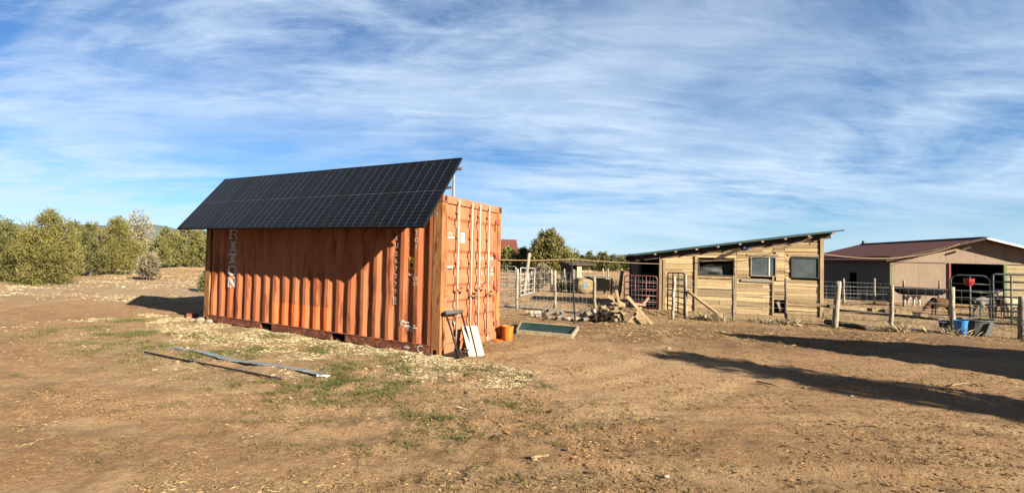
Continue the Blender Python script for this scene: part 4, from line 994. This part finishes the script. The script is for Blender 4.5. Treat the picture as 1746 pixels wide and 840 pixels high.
# animals: one skinned body each
def beast(label, base, heading, H, m, shag=1.0, head_down=False, horn=False, name='goat', cat='goat', tail=.18):
    """H: height at the withers"""
    root = thing(name, base, label, cat, rz=heading)
    bm_v = []; bm_e = []; rad = []
    def v(x, y, z, r): bm_v.append((x * H, y * H, z * H)); rad.append(r * H); return len(bm_v) - 1
    def e(*ids): bm_e.extend(zip(ids[:-1], ids[1:]))
    k = shag
    hip = v(-.46, 0, .82, .155 * k); loin = v(-.2, 0, .80, .165 * k); chest = v(.12, 0, .77, .185 * k); sh = v(.36, 0, .80, .165 * k)
    e(hip, loin, chest, sh)
    if head_down: n1 = v(.55, 0, .72, .10 * k); n2 = v(.72, 0, .52, .08); h1 = v(.82, 0, .40, .09); h2 = v(.94, 0, .26, .05)
    else: n1 = v(.52, 0, .98, .10 * k); n2 = v(.60, 0, 1.14, .085); h1 = v(.70, 0, 1.22, .095); h2 = v(.90, 0, 1.10, .05)
    e(sh, n1, n2, h1, h2)
    t1 = v(-.60, 0, .84, .05); t2 = v(-.66, 0, .84 - tail, .03); e(hip, t1, t2)
    for s in (-1, 1):
        a = v(-.46, .11 * s, .62, .10 * k); b_ = v(-.40, .12 * s, .46, .062); c_ = v(-.53, .12 * s, .29, .038); d_ = v(-.50, .12 * s, .06, .03); f_ = v(-.48, .12 * s, .015, .035); e(hip, a, b_, c_, d_, f_)
        a = v(.34, .10 * s, .56, .085 * k); b_ = v(.33, .11 * s, .40, .05); c_ = v(.35, .11 * s, .24, .036); d_ = v(.34, .11 * s, .06, .028); f_ = v(.36, .11 * s, .015, .035); e(sh, a, b_, c_, d_, f_)
        hx, hz2 = bm_v[h1][0] / H, bm_v[h1][2] / H; ea = v(hx - .04, .13 * s, hz2 + .02, .028); eb = v(hx - .06, .21 * s, hz2 - .03, .016); e(h1, ea, eb)
    me = bpy.data.meshes.new('body'); me.from_pydata(bm_v, bm_e, []); o = bpy.data.objects.new('body', me); link(o, root); me.materials.append(MATS[m])
    sk = o.modifiers.new('skin', 'SKIN'); sk.use_smooth_shade = True
    if not me.skin_vertices: 
        me.attributes  # created by the modifier below
    return root, o, rad
def finish_beast(root, o, rad):
    bpy.context.view_layer.objects.active = o
    me = o.data
    if not me.skin_vertices:
        with bpy.context.temp_override(object=o, active_object=o): bpy.ops.mesh.customdata_skin_add()
    for i, r_ in enumerate(rad): me.skin_vertices[0].data[i].radius = (r_, r_)
    me.skin_vertices[0].data[2].use_root = True; me.skin_vertices[0].data[0].use_root = False
    sb = o.modifiers.new('sub', 'SUBSURF'); sb.levels = 2; sb.render_levels = 2
    dg = bpy.context.evaluated_depsgraph_get(); nm = bpy.data.meshes.new_from_object(o.evaluated_get(dg)); o.modifiers.clear(); o.data = nm
    nm.polygons.foreach_set('use_smooth', [True] * len(nm.polygons))
for args in (('white animal standing behind the long black trough', G(1557, 521.5), R(62), .84, 'white_fur', 1.0, True),
             ('shaggy dark brown animal behind the front fence, next to the tubs', G(1604, 538), R(172), .66, 'brown_fur', 1.45, True),
             ('grey animal standing inside the corral panels', G(1682, 541), R(8), .80, 'grey_fur', 1.2),
             ('cream animal in the corral before the cream boards', G(1722, 543), R(195), .78, 'cream_fur', 1.15)):
    finish_beast(*beast(*args))
# round tan bale with a blue patch, black table-like shelter, low lean-to beyond
b = G(990, 500); s_ = b.y / F
r = thing('round_bale', b, 'round tan bale with a blue patch behind the wire fence', 'bale')
mb = MB(); rr = 15 * s_
for i, (rad_, xo) in enumerate(((rr * .9, -.5), (rr, -.42), (rr, .42), (rr * .9, .5))): pass
pts = [b + Vector((.15, y, rr)) for y in (-.5, -.42, .45, .5)]
mb.tube(pts, [rr * .84, rr, rr, rr * .84], 22); mb.v = [(x + (float(vnoise(x * 3, z * 3)) - .5) * .16, y, b.z + (z - b.z) * (.80 + .12 * float(vnoise(x * 2 + 9, z * 2))) + .01) for x, y, z in mb.v]; part('hay', mb, 'straw_bale', r, smooth=True)
P = [b + Vector((.12 + .13 * math.cos(g) * rnd.uniform(.8, 1.1) - .05, -.512, rr + .02 + .2 * math.sin(g) * rnd.uniform(.8, 1.15))) for g in np.linspace(0, 6.28, 12)[:-1]]; part('blue_patch', MB().prism(P, (0, .01, 0)), 'teal_blue', r)
b = G(1025, 501); s_ = b.y / F
r = thing('black_shelter', b, 'low black box shelter with a grey lid behind the wire fence', 'shelter')
w_ = 34 * s_; h_ = 27 * s_
part('lid', MB().box(b + Vector((0, .4, h_ + .03)), (w_ + .12, 1.2, .05)), 'galv_dull', r); part('back', MB().box(b + Vector((0, .9, h_ / 2 + .15)), (w_, .04, h_ - .3)), 'dark_hole', r); part('front', MB().box(b + Vector((.02, -.1, h_ * .58)), (w_ * .74, .04, h_ * .72)), 'dark_hole', r)
for sx in (-1, 1):
    for yy in (-.12, .85): part('leg', MB().box(b + Vector((sx * w_ * .47, yy, h_ / 2)), (.10, .08, h_)), 'dark_hole', r)
b = G(991, 480); s_ = b.y / F
r = thing('lean_to', b, 'small dark lean-to with one tan post far inside the pens', 'shelter')
w_ = 36 * s_; h_ = 31 * s_
part('roof', MB().box(b + Vector((0, 1.2, h_)), (w_ + .5, 3.2, .14), Matrix.Rotation(.06, 3, 'X')), 'dark_timber', r)
part('back_wall', MB().box(b + Vector((0, 2.6, h_ / 2)), (w_, .1, h_)), 'dark_timber', r)
part('side_wall', MB().box(b + Vector((-w_ / 2, 1.2, h_ / 2)), (.1, 2.8, h_)), 'dark_timber', r)
part('post', MB().box(b + Vector((-.25, -.1, h_ / 2)), (.42, .2, h_ - .1)), 'house_wall', r)
for k in range(3): part('rail', MB().bar(b + Vector((0, 0, .5 + k * .45)), b + Vector((w_ / 2, 0, .5 + k * .45)), .05, .10), 'old_wood', r)

# ------------------------------------------------------------------ clutter in the yard
# X-legged trestles with boarded lower halves
def trestle(label, boards, panel):
    b = G(*boards[0][4]); root = thing('trestle', b, label, 'trestle')
    for (x0, y0, x1, y1, _, w, dd) in boards:
        d = b.y + dd; part('leg_board' if w > .07 else 'slat', slab(x0, y0, x1, y1, d, d, w * .72, .028), 'pale_timber', root)
    for (P, dd) in panel:
        part('boarding', MB().prism([atdepth(x, y, b.y + dd) for x, y in P], (0, .02, 0)), 'pale_timber', root)
g1 = (1061, 549)
trestle('broken trestle with crossed boards and a slatted triangle in a heap of scraps', [(1050.5, 494, 1062.5, 549, g1, .10, 0), (1036, 504.5, 1066, 520, g1, .11, .05), (1017, 527, 1046, 517, g1, .09, .25), (1066, 522, 1045, 514, g1, .09, .35)],
        [([(1031, 528 + i * 4.2), (1056, 521 + i * 5.2), (1057, 525.2 + i * 5.2), (1034 + i * 3, 531 + i * 4.4)], .30 - i * .06) for i in range(5)])
g2 = (1112, 553)
trestle('X-legged trestle with a boarded triangle facing the fence corner', [(1069, 504.5, 1112, 553, g2, .11, 0), (1106, 507, 1070, 551, g2, .08, .14), (1076, 517, 1101, 519.5, g2, .085, .08)],
        [([(1089 - i * 6, 531 + i * 7.2), (1094 + i * 3.4, 531 + i * 7.2), (1097 + i * 3.6, 537.6 + i * 7.2), (1084 - i * 6, 537.6 + i * 7.2)], .2) for i in range(3)])
# scrap logs at the foot of the fence
LOG = []
for i in range(20):
    px = rnd.uniform(893, 1000); py = 541 - (px - 893) * -.06 + rnd.uniform(-9, 4); p = G(px, py); a = rnd.uniform(-.9, .9); L = rnd.uniform(.25, .6); r0 = rnd.uniform(.035, .075)
    d = Vector((math.cos(a), math.sin(a), rnd.choice((0, 0, .12, .5)))); c = p + Vector((0, 0, r0 + .02)); q = c + d * L
    o = post(MB(), c, q, r0, 7, .02).build('log', rnd.choice(('bark_grey', 'bark_grey', 'post_wood')), None, origin=p); tag(o, 'short weathered log in the scrap pile along the fence', 'log', 'logs scrapped along the fence')
for i in range(9):
    px = rnd.uniform(1000, 1058); p = G(px, 546 + rnd.uniform(-10, 4)); a = rnd.uniform(0, 3.1); L = rnd.uniform(.4, .9); c = p + Vector((0, 0, .05)); q = c + Vector((math.cos(a), math.sin(a) * .5, rnd.uniform(0, .25))) * L
    o = MB().bar(c, q, .10, .025).build('scrap_board', rnd.choice(('dark_timber', 'dark_timber', 'old_wood')), None, origin=p); tag(o, 'dark scrap board in the heap under the broken trestle', 'board', 'scrap boards under the trestle')
# framed shallow tray with teal lining
def build_tray():
    P = [G(881, 569), G(975, 577.5), G(985.5, 563), G(889, 555)]
    root = thing('liner_tray', P[0], 'shallow wooden frame lined with dark teal sheet beside the orange buckets', 'tray')
    z = max(p.z for p in P)
    for a, b in zip(P, P[1:] + P[:1]): part('side_board', MB().bar(Vector((a.x, a.y, z + .045)), Vector((b.x, b.y, z + .045)), .035, .10), 'old_wood', root)
    c = sum(P, Vector()) / 4; V = []
    n = 10
    for j in range(n + 1):
        for i in range(n + 1):
            u, v = .02 + .96 * i / n, .02 + .96 * j / n; p = P[0].lerp(P[1], u).lerp(P[3].lerp(P[2], u), v); V.append((p.x, p.y, z + .02 + .02 * float(vnoise(u * 5, v * 4)) + .045 * (max(abs(u - .5), abs(v - .5)) > .45)))
    part('liner', MB().add(V, [(j * (n + 1) + i, j * (n + 1) + i + 1, (j + 1) * (n + 1) + i + 1, (j + 1) * (n + 1) + i) for j in range(n) for i in range(n)]), 'teal_liner', root, smooth=True)
build_tray()
tub('orange bucket with a dark wire handle at the container corner', G(865, 581.5), .088, .112, .30, 'orange_plastic', 'bucket', 20, True, 'bucket')
b = G(853, 580.5) + Vector((0, .22, 0)); tub('second orange bucket half behind the handled one', Vector((b.x, b.y, gzf(b.x, b.y))), .088, .112, .27, 'orange_plastic', 'bucket', 20, False, 'bucket')
b = G(848, 581); o = MB().lathe([(.001, .0), (.10, .0), (.105, .025), (.09, .03), (.001, .03)], 16, b).build('orange_disc', 'orange_plastic', None, origin=b); tag(o, 'flat round orange bucket cover lying by the container sill', 'cover')
# white boards and the black frame leaning on the doors
def lean_board(label, bl, br, top_l, top_r, lift):
    A, B = G(*bl), G(*br); A.z += .012; B.z = A.z
    tl = onplane(*top_l, MC @ Vector((.09 + lift, 0, 0)), DU); tr = onplane(*top_r, MC @ Vector((.09 + lift, 0, 0)), DU)
    n = (B - A).cross(tl - A).normalized()
    if n.dot(CAM - A) < 0: n = -n
    root = thing('white_board', A, label, 'board')
    part('panel', MB().prism([A, B, tr, tl], -n * .035), 'white_board', root)
    e = (B - A).normalized() * .012
    part('edge', MB().prism([A - e, A, tl, tl - e], -n * .037), 'board_edge', root); part('edge', MB().prism([B, B + e, tr + e, tr], -n * .037), 'board_edge', root)
    return root
lean_board('white board leaning on the container doors, beside the black frame', (800.5, 608.5), (811, 608), (788, 555.5), (798.5, 555), .04)
lean_board('white board leaning on the container doors, on the side of the orange buckets', (815, 607.2), (825.5, 606.5), (803, 555), (812.5, 554.5), .01)
def build_frame():
    a, b = G(782, 613.5), G(804.5, 607); tl = onplane(760, 533, MC @ Vector((.07, 0, 0)), DU); tr = onplane(786, 531, MC @ Vector((.07, 0, 0)), DU)
    root = thing('push_frame', a, 'black steel frame with a grey padded crossbar leaning on the doors', 'frame')
    Z = Vector((0, 0, .02))
    for p, q in ((a, tl), (b, tr)):
        mid = p.lerp(q, .45) + DU * -.02 ; part('leg', MB().tube([p + Z, mid, q], .0165, 8), 'black_steel', root, smooth=True)
    ext = (tr - tl).normalized(); part('crossbar', MB().tube([tl - ext * .02, tr + ext * .03], .034, 12), 'grey_foam', root, smooth=True); part('bar_end', MB().tube([tl - ext * .045, tl - ext * .02], .018, 8), 'black_steel', root)
    d = (b - a).normalized(); back = DU.copy(); back = Vector((DU.x, DU.y, 0)) * .34
    part('base_plate', MB().prism([a + Z, b + Z, b + Z + back, a + Z + back], (0, 0, .02)), 'black_steel', root)
    part('cross_rod', MB().tube([a.lerp(tl, .12) + Z, b.lerp(tr, .12) + Z], .012, 8), 'black_steel', root)
build_frame()
# long thin things on the grass
ground_pole(246, 604.5, 480, 651, .014, 'black_steel', 'black_pipe', 'thin black pipe lying on the grass in the yard', 'pipe')
def build_strip():
    a, b = G(292, 594.5), G(545, 641); root = thing('plastic_strip', a, 'crumpled blue-grey plastic strip lying on the grass beside the black pipe', 'plastic'); d = (b - a).normalized(); n = Vector((-d.y, d.x, 0)); K = 60; V = []; L = (b - a).length
    for i in range(K + 1):
        f = i / K; c = a + d * L * f + n * .05 * math.sin(f * 9) ; w = .055 * (.7 + .6 * float(vnoise(f * 11, 3.3)))
        for j, o_ in enumerate((-1, -.4, .3, 1)): p = c + n * w * o_; V.append((p.x, p.y, (gmf(c.x, c.y) + sum(gmf(c.x + d.x * k_, c.y + d.y * k_) for k_ in (-.5, -.3, -.15, .15, .3, .5))) / 7 + .018 + .014 * float(vnoise(f * 25 + j * 3, j * 2.2))))
    part('sheet', MB().add(V, [(i * 4 + j, i * 4 + j + 1, (i + 1) * 4 + j + 1, (i + 1) * 4 + j) for i in range(K) for j in range(3)]), 'blue_poly', root, smooth=True)
    V = []
    c = G(553, 643); me = MB()
    for i in range(6):
        for j in range(4): V.append((c.x - .10 + .035 * i, c.y - .05 + .03 * j, c.z + .015 + .02 * rnd.random()))
    part('torn_end', me.add(V, [(i * 4 + j, i * 4 + j + 1, (i + 1) * 4 + j + 1, (i + 1) * 4 + j) for i in range(5) for j in range(3)]), 'blue_sticker', root)
build_strip()
# stones
def stone(px, py, s, label, group=None, m='stone'):
    p = G(px, py); q = random.Random(px * 31 + py); V = []; n, k = 9, 5; mb = MB(); o = len(mb.v)
    for i in range(k):
        th = math.pi * (i + .35) / (k - .3)
        for j in range(n):
            ph = 2 * math.pi * j / n; r_ = s * q.uniform(.82, 1.18); V.append((p.x + r_ * math.sin(th) * math.cos(ph) * 1.25, p.y + r_ * math.sin(th) * math.sin(ph), p.z + r_ * .62 * math.cos(th) + s * .25))
    Fc = [(i * n + j, i * n + (j + 1) % n, (i + 1) * n + (j + 1) % n, (i + 1) * n + j) for i in range(k - 1) for j in range(n)] + [tuple(range(n - 1, -1, -1)), tuple((k - 1) * n + j for j in range(n))]
    ob = MB().add(V, Fc).build('stone', m, None, smooth=True, origin=p); return tag(ob, label, 'stone', group)
stone(341, 547.5, .10, 'larger pale stone under the far corner of the container'); stone(357, 549, .085, 'smaller pale stone beside the larger one at the container corner')
stone(1140, 594, .035, 'lone pale stone on the bare yard before the trestles'); 
for px, py, s in ((910, 783, .026), (1083, 726, .018), (1136, 812, .02), (1230, 623, .024), (1373, 661, .02), (1452, 676, .026)): stone(px, py, s, 'small pale stone lying loose on the bare dirt', 'loose stones on the dirt')
o = MB().bar(G(318, 542) + Vector((0, 0, .06)), G(338, 541.5) + Vector((0, 0, .06)), .12, .10).build('timber_block', 'rail_red', None, origin=G(318, 542)); tag(o, 'reddish timber block on the ground by the container end', 'block')
for px, py, px2, py2, lab in ((1290, 655, 1326, 662, 'bleached stick on the dirt beside the narrow tree shadow'), (1305, 574, 1335, 578, 'pale stick lying in the big building shadow'), (905, 786, 935, 782, 'short dry stick on the dirt in the foreground')):
    ground_pole(px, py, px2, py2, .012, 'straw_bale', 'stick', lab, 'stick', 6)
pts = []
for k in range(10):
    g = R(20 + k * 15); p = G(1648 + 22 * math.cos(g) * (1 + .1 * k / 3), 663 - 7 * math.sin(g)); pts.append((p.x, p.y, gzf(p.x, p.y) + .025))
o = MB().tube(pts, .008, 6).build('hose', 'rope', None, smooth=True, origin=pts[0]); tag(o, 'curl of pale hose lying on the dirt by the tree shadow', 'hose')

# ------------------------------------------------------------------ what stands to the right, out of view, and throws the two long shadows
def sun_back(px, py, h):
    p = G(px, py); k = h / math.tan(SUN_EL); return Vector((p.x + SDIR.x / math.cos(SUN_EL) * k, p.y + SDIR.y / math.cos(SUN_EL) * k, p.z + h))
def build_steep_house():
    C = sun_back(1210, 566, 3.6); r_ = Vector((.96, -.28, 0)).normalized(); q_ = Vector((-.28, -.96, 0)).normalized(); he = 1.0; s = (3.6 - he) / 1.16; L = 9; z0 = C.z - 3.7
    root = thing('steep_roofed_shed', (C.x, C.y, z0), 'steep-roofed shed beside the yard whose shadow crosses the dirt', 'shed')
    pt = lambda a, t, z: Vector((C.x, C.y, 0)) + r_ * a + q_ * t + Vector((0, 0, z))
    zr = C.z
    part('wall', MB().prism([pt(.02, s * .96, z0), pt(.02, -s * .96, z0), pt(.02, -s * .96, zr - 2.6), pt(.02, 0, zr - .08), pt(.02, s * .96, zr - 2.6)], r_ * (L - .05)), 'house_wall', root)
    for sg in (-1, 1): part('roof', MB().prism([pt(0, 0, zr), pt(0, sg * s, zr - 2.6), pt(0, sg * s * 1.02, zr - 2.56), pt(0, 0, zr + .05)], r_ * L), 'brown_roof', root)
build_steep_house()
tp = sun_back(1140, 604, 6.2)
tree('narrow_tree', 'slim loose tree beside the yard whose shadow points to the trestles', (tp.x, tp.y, gzf(tp.x, tp.y)), 6.4, 3.4, 'juniper', 7500, .28, 41, pointed=1.1, k=30, stems=1, twigs=40, r=.10, low=.05)

# ------------------------------------------------------------------ ground cover, too fine to count
def blades(name, m, P, length, width, lean, seed, label, cat):
    """P: (n,2) places; one thin tapering blade each"""
    r_ = np.random.RandomState(seed); n = len(P); z = gz(P[:, 0], P[:, 1]) + micro(P[:, 0], P[:, 1])
    a = r_.uniform(0, 2 * np.pi, n); el = r_.uniform(lean[0], lean[1], n); L = length * r_.uniform(.5, 1.5, n)
    d = np.stack([np.cos(a) * np.cos(el), np.sin(a) * np.cos(el), np.sin(el)], 1); s = np.stack([-np.sin(a), np.cos(a), r_.uniform(-.5, .5, n)], 1)
    B = np.stack([P[:, 0], P[:, 1], z - .004], 1); w = (width * r_.uniform(.6, 1.4, n))[:, None]
    bend = np.array([0, 0, 1.0]) * (L * .12 * np.cos(el))[:, None]
    V = np.stack([B - s * w / 2, B + s * w / 2, B + d * L[:, None] * .55 + bend + s * w * .4, B + d * L[:, None], B + d * L[:, None] * .55 + bend - s * w * .4], 1)
    me = npmesh(name, V.reshape(-1, 3), np.arange(5 * n).reshape(-1, 5)); me.materials.append(MATS[m])
    return tag(link(bpy.data.objects.new(name, me)), label, cat, kind='stuff')
def spread(n, r0, r1, seed, a0=-48, a1=60):
    r_ = np.random.RandomState(seed); d = r0 * (r1 / r0) ** r_.rand(n); a = np.radians(r_.uniform(a0, a1, n)); return np.stack([d * np.sin(a), d * np.cos(a)], 1)
def clumped(C, k, rad, seed):
    r_ = np.random.RandomState(seed); P = np.repeat(C, k, 0); q = r_.normal(size=P.shape); return P + q * rad * r_.uniform(.3, 1.2, len(P))[:, None]
def local(P): 
    q = P - np.array([AX, AY]); return -(q @ np.array([DU.x, DU.y])), q @ np.array([DV.x, DV.y])      # container x, y
def outside(P, pad=.0):
    x, y = local(P); return ~((x > -CL - pad) & (x < pad) & (y > -pad) & (y < CW + pad))
def mask(P, f, thr): return P[f(P) > thr]
def L2W(x, y): return np.stack([AX - DU.x * x + DV.x * y, AY - DU.y * x + DV.y * y], 1)
# dry straw litter everywhere, in drifts
P = spread(300000, 2.6, 26, 1); P = P[(fbm(P[:, 0] * .9, P[:, 1] * .9, 4) + .35 * (fbm(P[:, 0] * 4, P[:, 1] * 4, 3) - .5) + .30 * rs.rand(len(P)) > .80) & outside(P)]
blades('straw_litter', 'straw', P, .045, .0024, (-.04, .22), 2, 'fine dry straw strewn over the bare dirt', 'straw')
# darker olive remains of grass in the foreground
P = spread(60000, 3.0, 12, 3); w = np.exp(-(((P[:, 0] - 1.3) / 2.2) ** 2 + ((P[:, 1] - 5.2) / 1.2) ** 2)); P = P[(fbm(P[:, 0] * 1.8 + 5, P[:, 1] * 1.8, 4) + .22 * w > .66) & outside(P)]
blades('dead_grass', 'grass_olive', P, .032, .006, (.1, .9), 4, 'short olive remains of grass in the trodden dirt', 'grass')
# pale dry grass heaped along the container and thinning outwards
r_ = np.random.RandomState(6); n = 190000; x = r_.uniform(-8.2, 1.6, n); y = -np.abs(r_.exponential(.75, n)) + .06
P = L2W(x, y); keep = (fbm(P[:, 0] * 1.6, P[:, 1] * 1.6, 4) + .15 * np.exp(y * 2.0) + .32 * (rs.rand(n) - .5) > .64); P = P[keep & outside(P, .0) & (y > -3.4)]
blades('dry_grass', 'straw_pale', P, .07, .0026, (-.02, .35), 7, 'pale dry grass matted along the foot of the container', 'grass')
# green tufts
n = 2300; x = r_.uniform(-7.8, 2.0, n); y = -np.abs(r_.normal(1.5, .9, n)) - .1; C = L2W(x, y); C = C[(fbm(C[:, 0] * 1.7 + 20, C[:, 1] * 1.7, 3) > .555)]
C = np.concatenate([C, np.stack([r_.uniform(-.2, 2.2, 34), r_.uniform(6.6, 7.9, 34)], 1), np.stack([r_.normal(1.2, .8, 12), r_.normal(5.4, .3, 12)], 1)])
P = clumped(C, 40, .085, 8); P = P[outside(P, .02)]
blades('green_grass', 'grass_green', P, .045, .005, (.25, 1.2), 9, 'short green grass growing in tufts beside the container', 'grass')
# grey litter and dry grass along the trees
n = 130000; P = np.stack([r_.uniform(-34, -5, n), r_.uniform(15.5, 46, n)], 1); P = P[(fbm(P[:, 0] * .5 + 3, P[:, 1] * 1.1, 4) + .3 * (rs.rand(len(P)) - .5) > .56) & outside(P, .3)]
blades('tree_litter', 'straw_pale', P, .13, .005, (.0, .35), 10, 'bleached grass and litter in front of the junipers', 'grass')
# dry grass in and before the pens
n = 120000; P = np.stack([r_.uniform(2.8, 30, n), r_.uniform(10.5, 30, n)], 1); P = P[(fbm(P[:, 0] * .7 + 8, P[:, 1] * 1.2, 4) + .3 * (rs.rand(len(P)) - .5) > .55) & outside(P, .2)]
P = P[P[:, 0] < P[:, 1] * 1.35 + 2]; ss = (P - np.array([SA.x, SA.y])) @ np.array([sd.x, sd.y]); tt_ = (P - np.array([SA.x, SA.y])) @ np.array([sn.x, sn.y]); P = P[~((ss > -1.3) & (ss < SLEN + .1) & (tt_ > -.05) & (tt_ < 2.9))]
blades('pen_grass', 'straw', P, .10, .005, (.0, .5), 12, 'dry yellow grass and stalks around the pens', 'grass')
# tall dry stalks at the brace pole and posts
C = np.array([[G(px, py).x, G(px, py).y] for px, py in ((1205, 545), (1212, 546), (1220, 547), (1228, 547), (1199, 544), (1347, 554), (1352, 555), (1524, 565), (1530, 566), (1626, 571), (1300, 551))]); P = clumped(C, 160, .16, 14)
blades('dry_stalks', 'straw_pale', P, .22, .008, (.3, 1.3), 15, 'tufts of tall dry stalks at the feet of the fence posts', 'grass')
# small clods and crumbs of soil
P = spread(60000, 2.6, 17, 16); P = P[(fbm(P[:, 0] * 1.1 + 30, P[:, 1] * 1.1, 3) + .3 * (fbm(P[:, 0] * 3.7, P[:, 1] * 3.7 + 11, 3) - .5) > .50) & outside(P, .05)]; n = len(P)
z = gz(P[:, 0], P[:, 1]) + micro(P[:, 0], P[:, 1]); s = (.006 + .015 * r_.rand(n) ** 4) * (1 + np.hypot(P[:, 0], P[:, 1]) * .03); B = np.stack([P[:, 0], P[:, 1], z + s * .2], 1)
o6 = np.array([[1, 0, 0], [-1, 0, 0], [0, 1, 0], [0, -1, 0], [0, 0, .38], [0, 0, -.4]]); V = B[:, None] + o6[None] * s[:, None, None] * r_.uniform(.6, 1.4, (n, 6, 1))
f8 = np.array([[0, 2, 4], [2, 1, 4], [1, 3, 4], [3, 0, 4], [2, 0, 5], [1, 2, 5], [3, 1, 5], [0, 3, 5]]); Fc = (np.arange(n) * 6)[:, None, None] + f8[None]
me = npmesh('soil_clods', V.reshape(-1, 3), Fc.reshape(-1, 3)); me.materials.append(MATS['clod']); tag(link(bpy.data.objects.new('soil_clods', me)), 'small clods and crumbs of reddish soil', 'soil', kind='stuff')
# weedy brush standing in the pens and a dry heap under the broken trestle
for px, py, w_, h_, n, lab in ((958, 497, 26, 24, 900, 'grey weedy brush behind the tan bale'), (1050, 498, 30, 20, 800, 'dry brush beside the black shelter'), (918, 497, 22, 30, 900, 'dry grey brush beside the open galvanised gate'), (972, 498, 18, 20, 600, 'thin brush between stakes near the bale')):
    px_tree(lab, px, py, w_, h_, 'brush', n, .13, int(px), name='shrub', cat='shrub', stems=6, twigs=8, r=.018, pointed=.1)
px_tree('dark twiggy heap under the broken trestle', 1022, 548, 46, 15, 'twig_dark', 1600, .12, 77, name='brush_heap', cat='brush', stems=7, twigs=10, r=.02, pointed=0, bark='dark_timber')
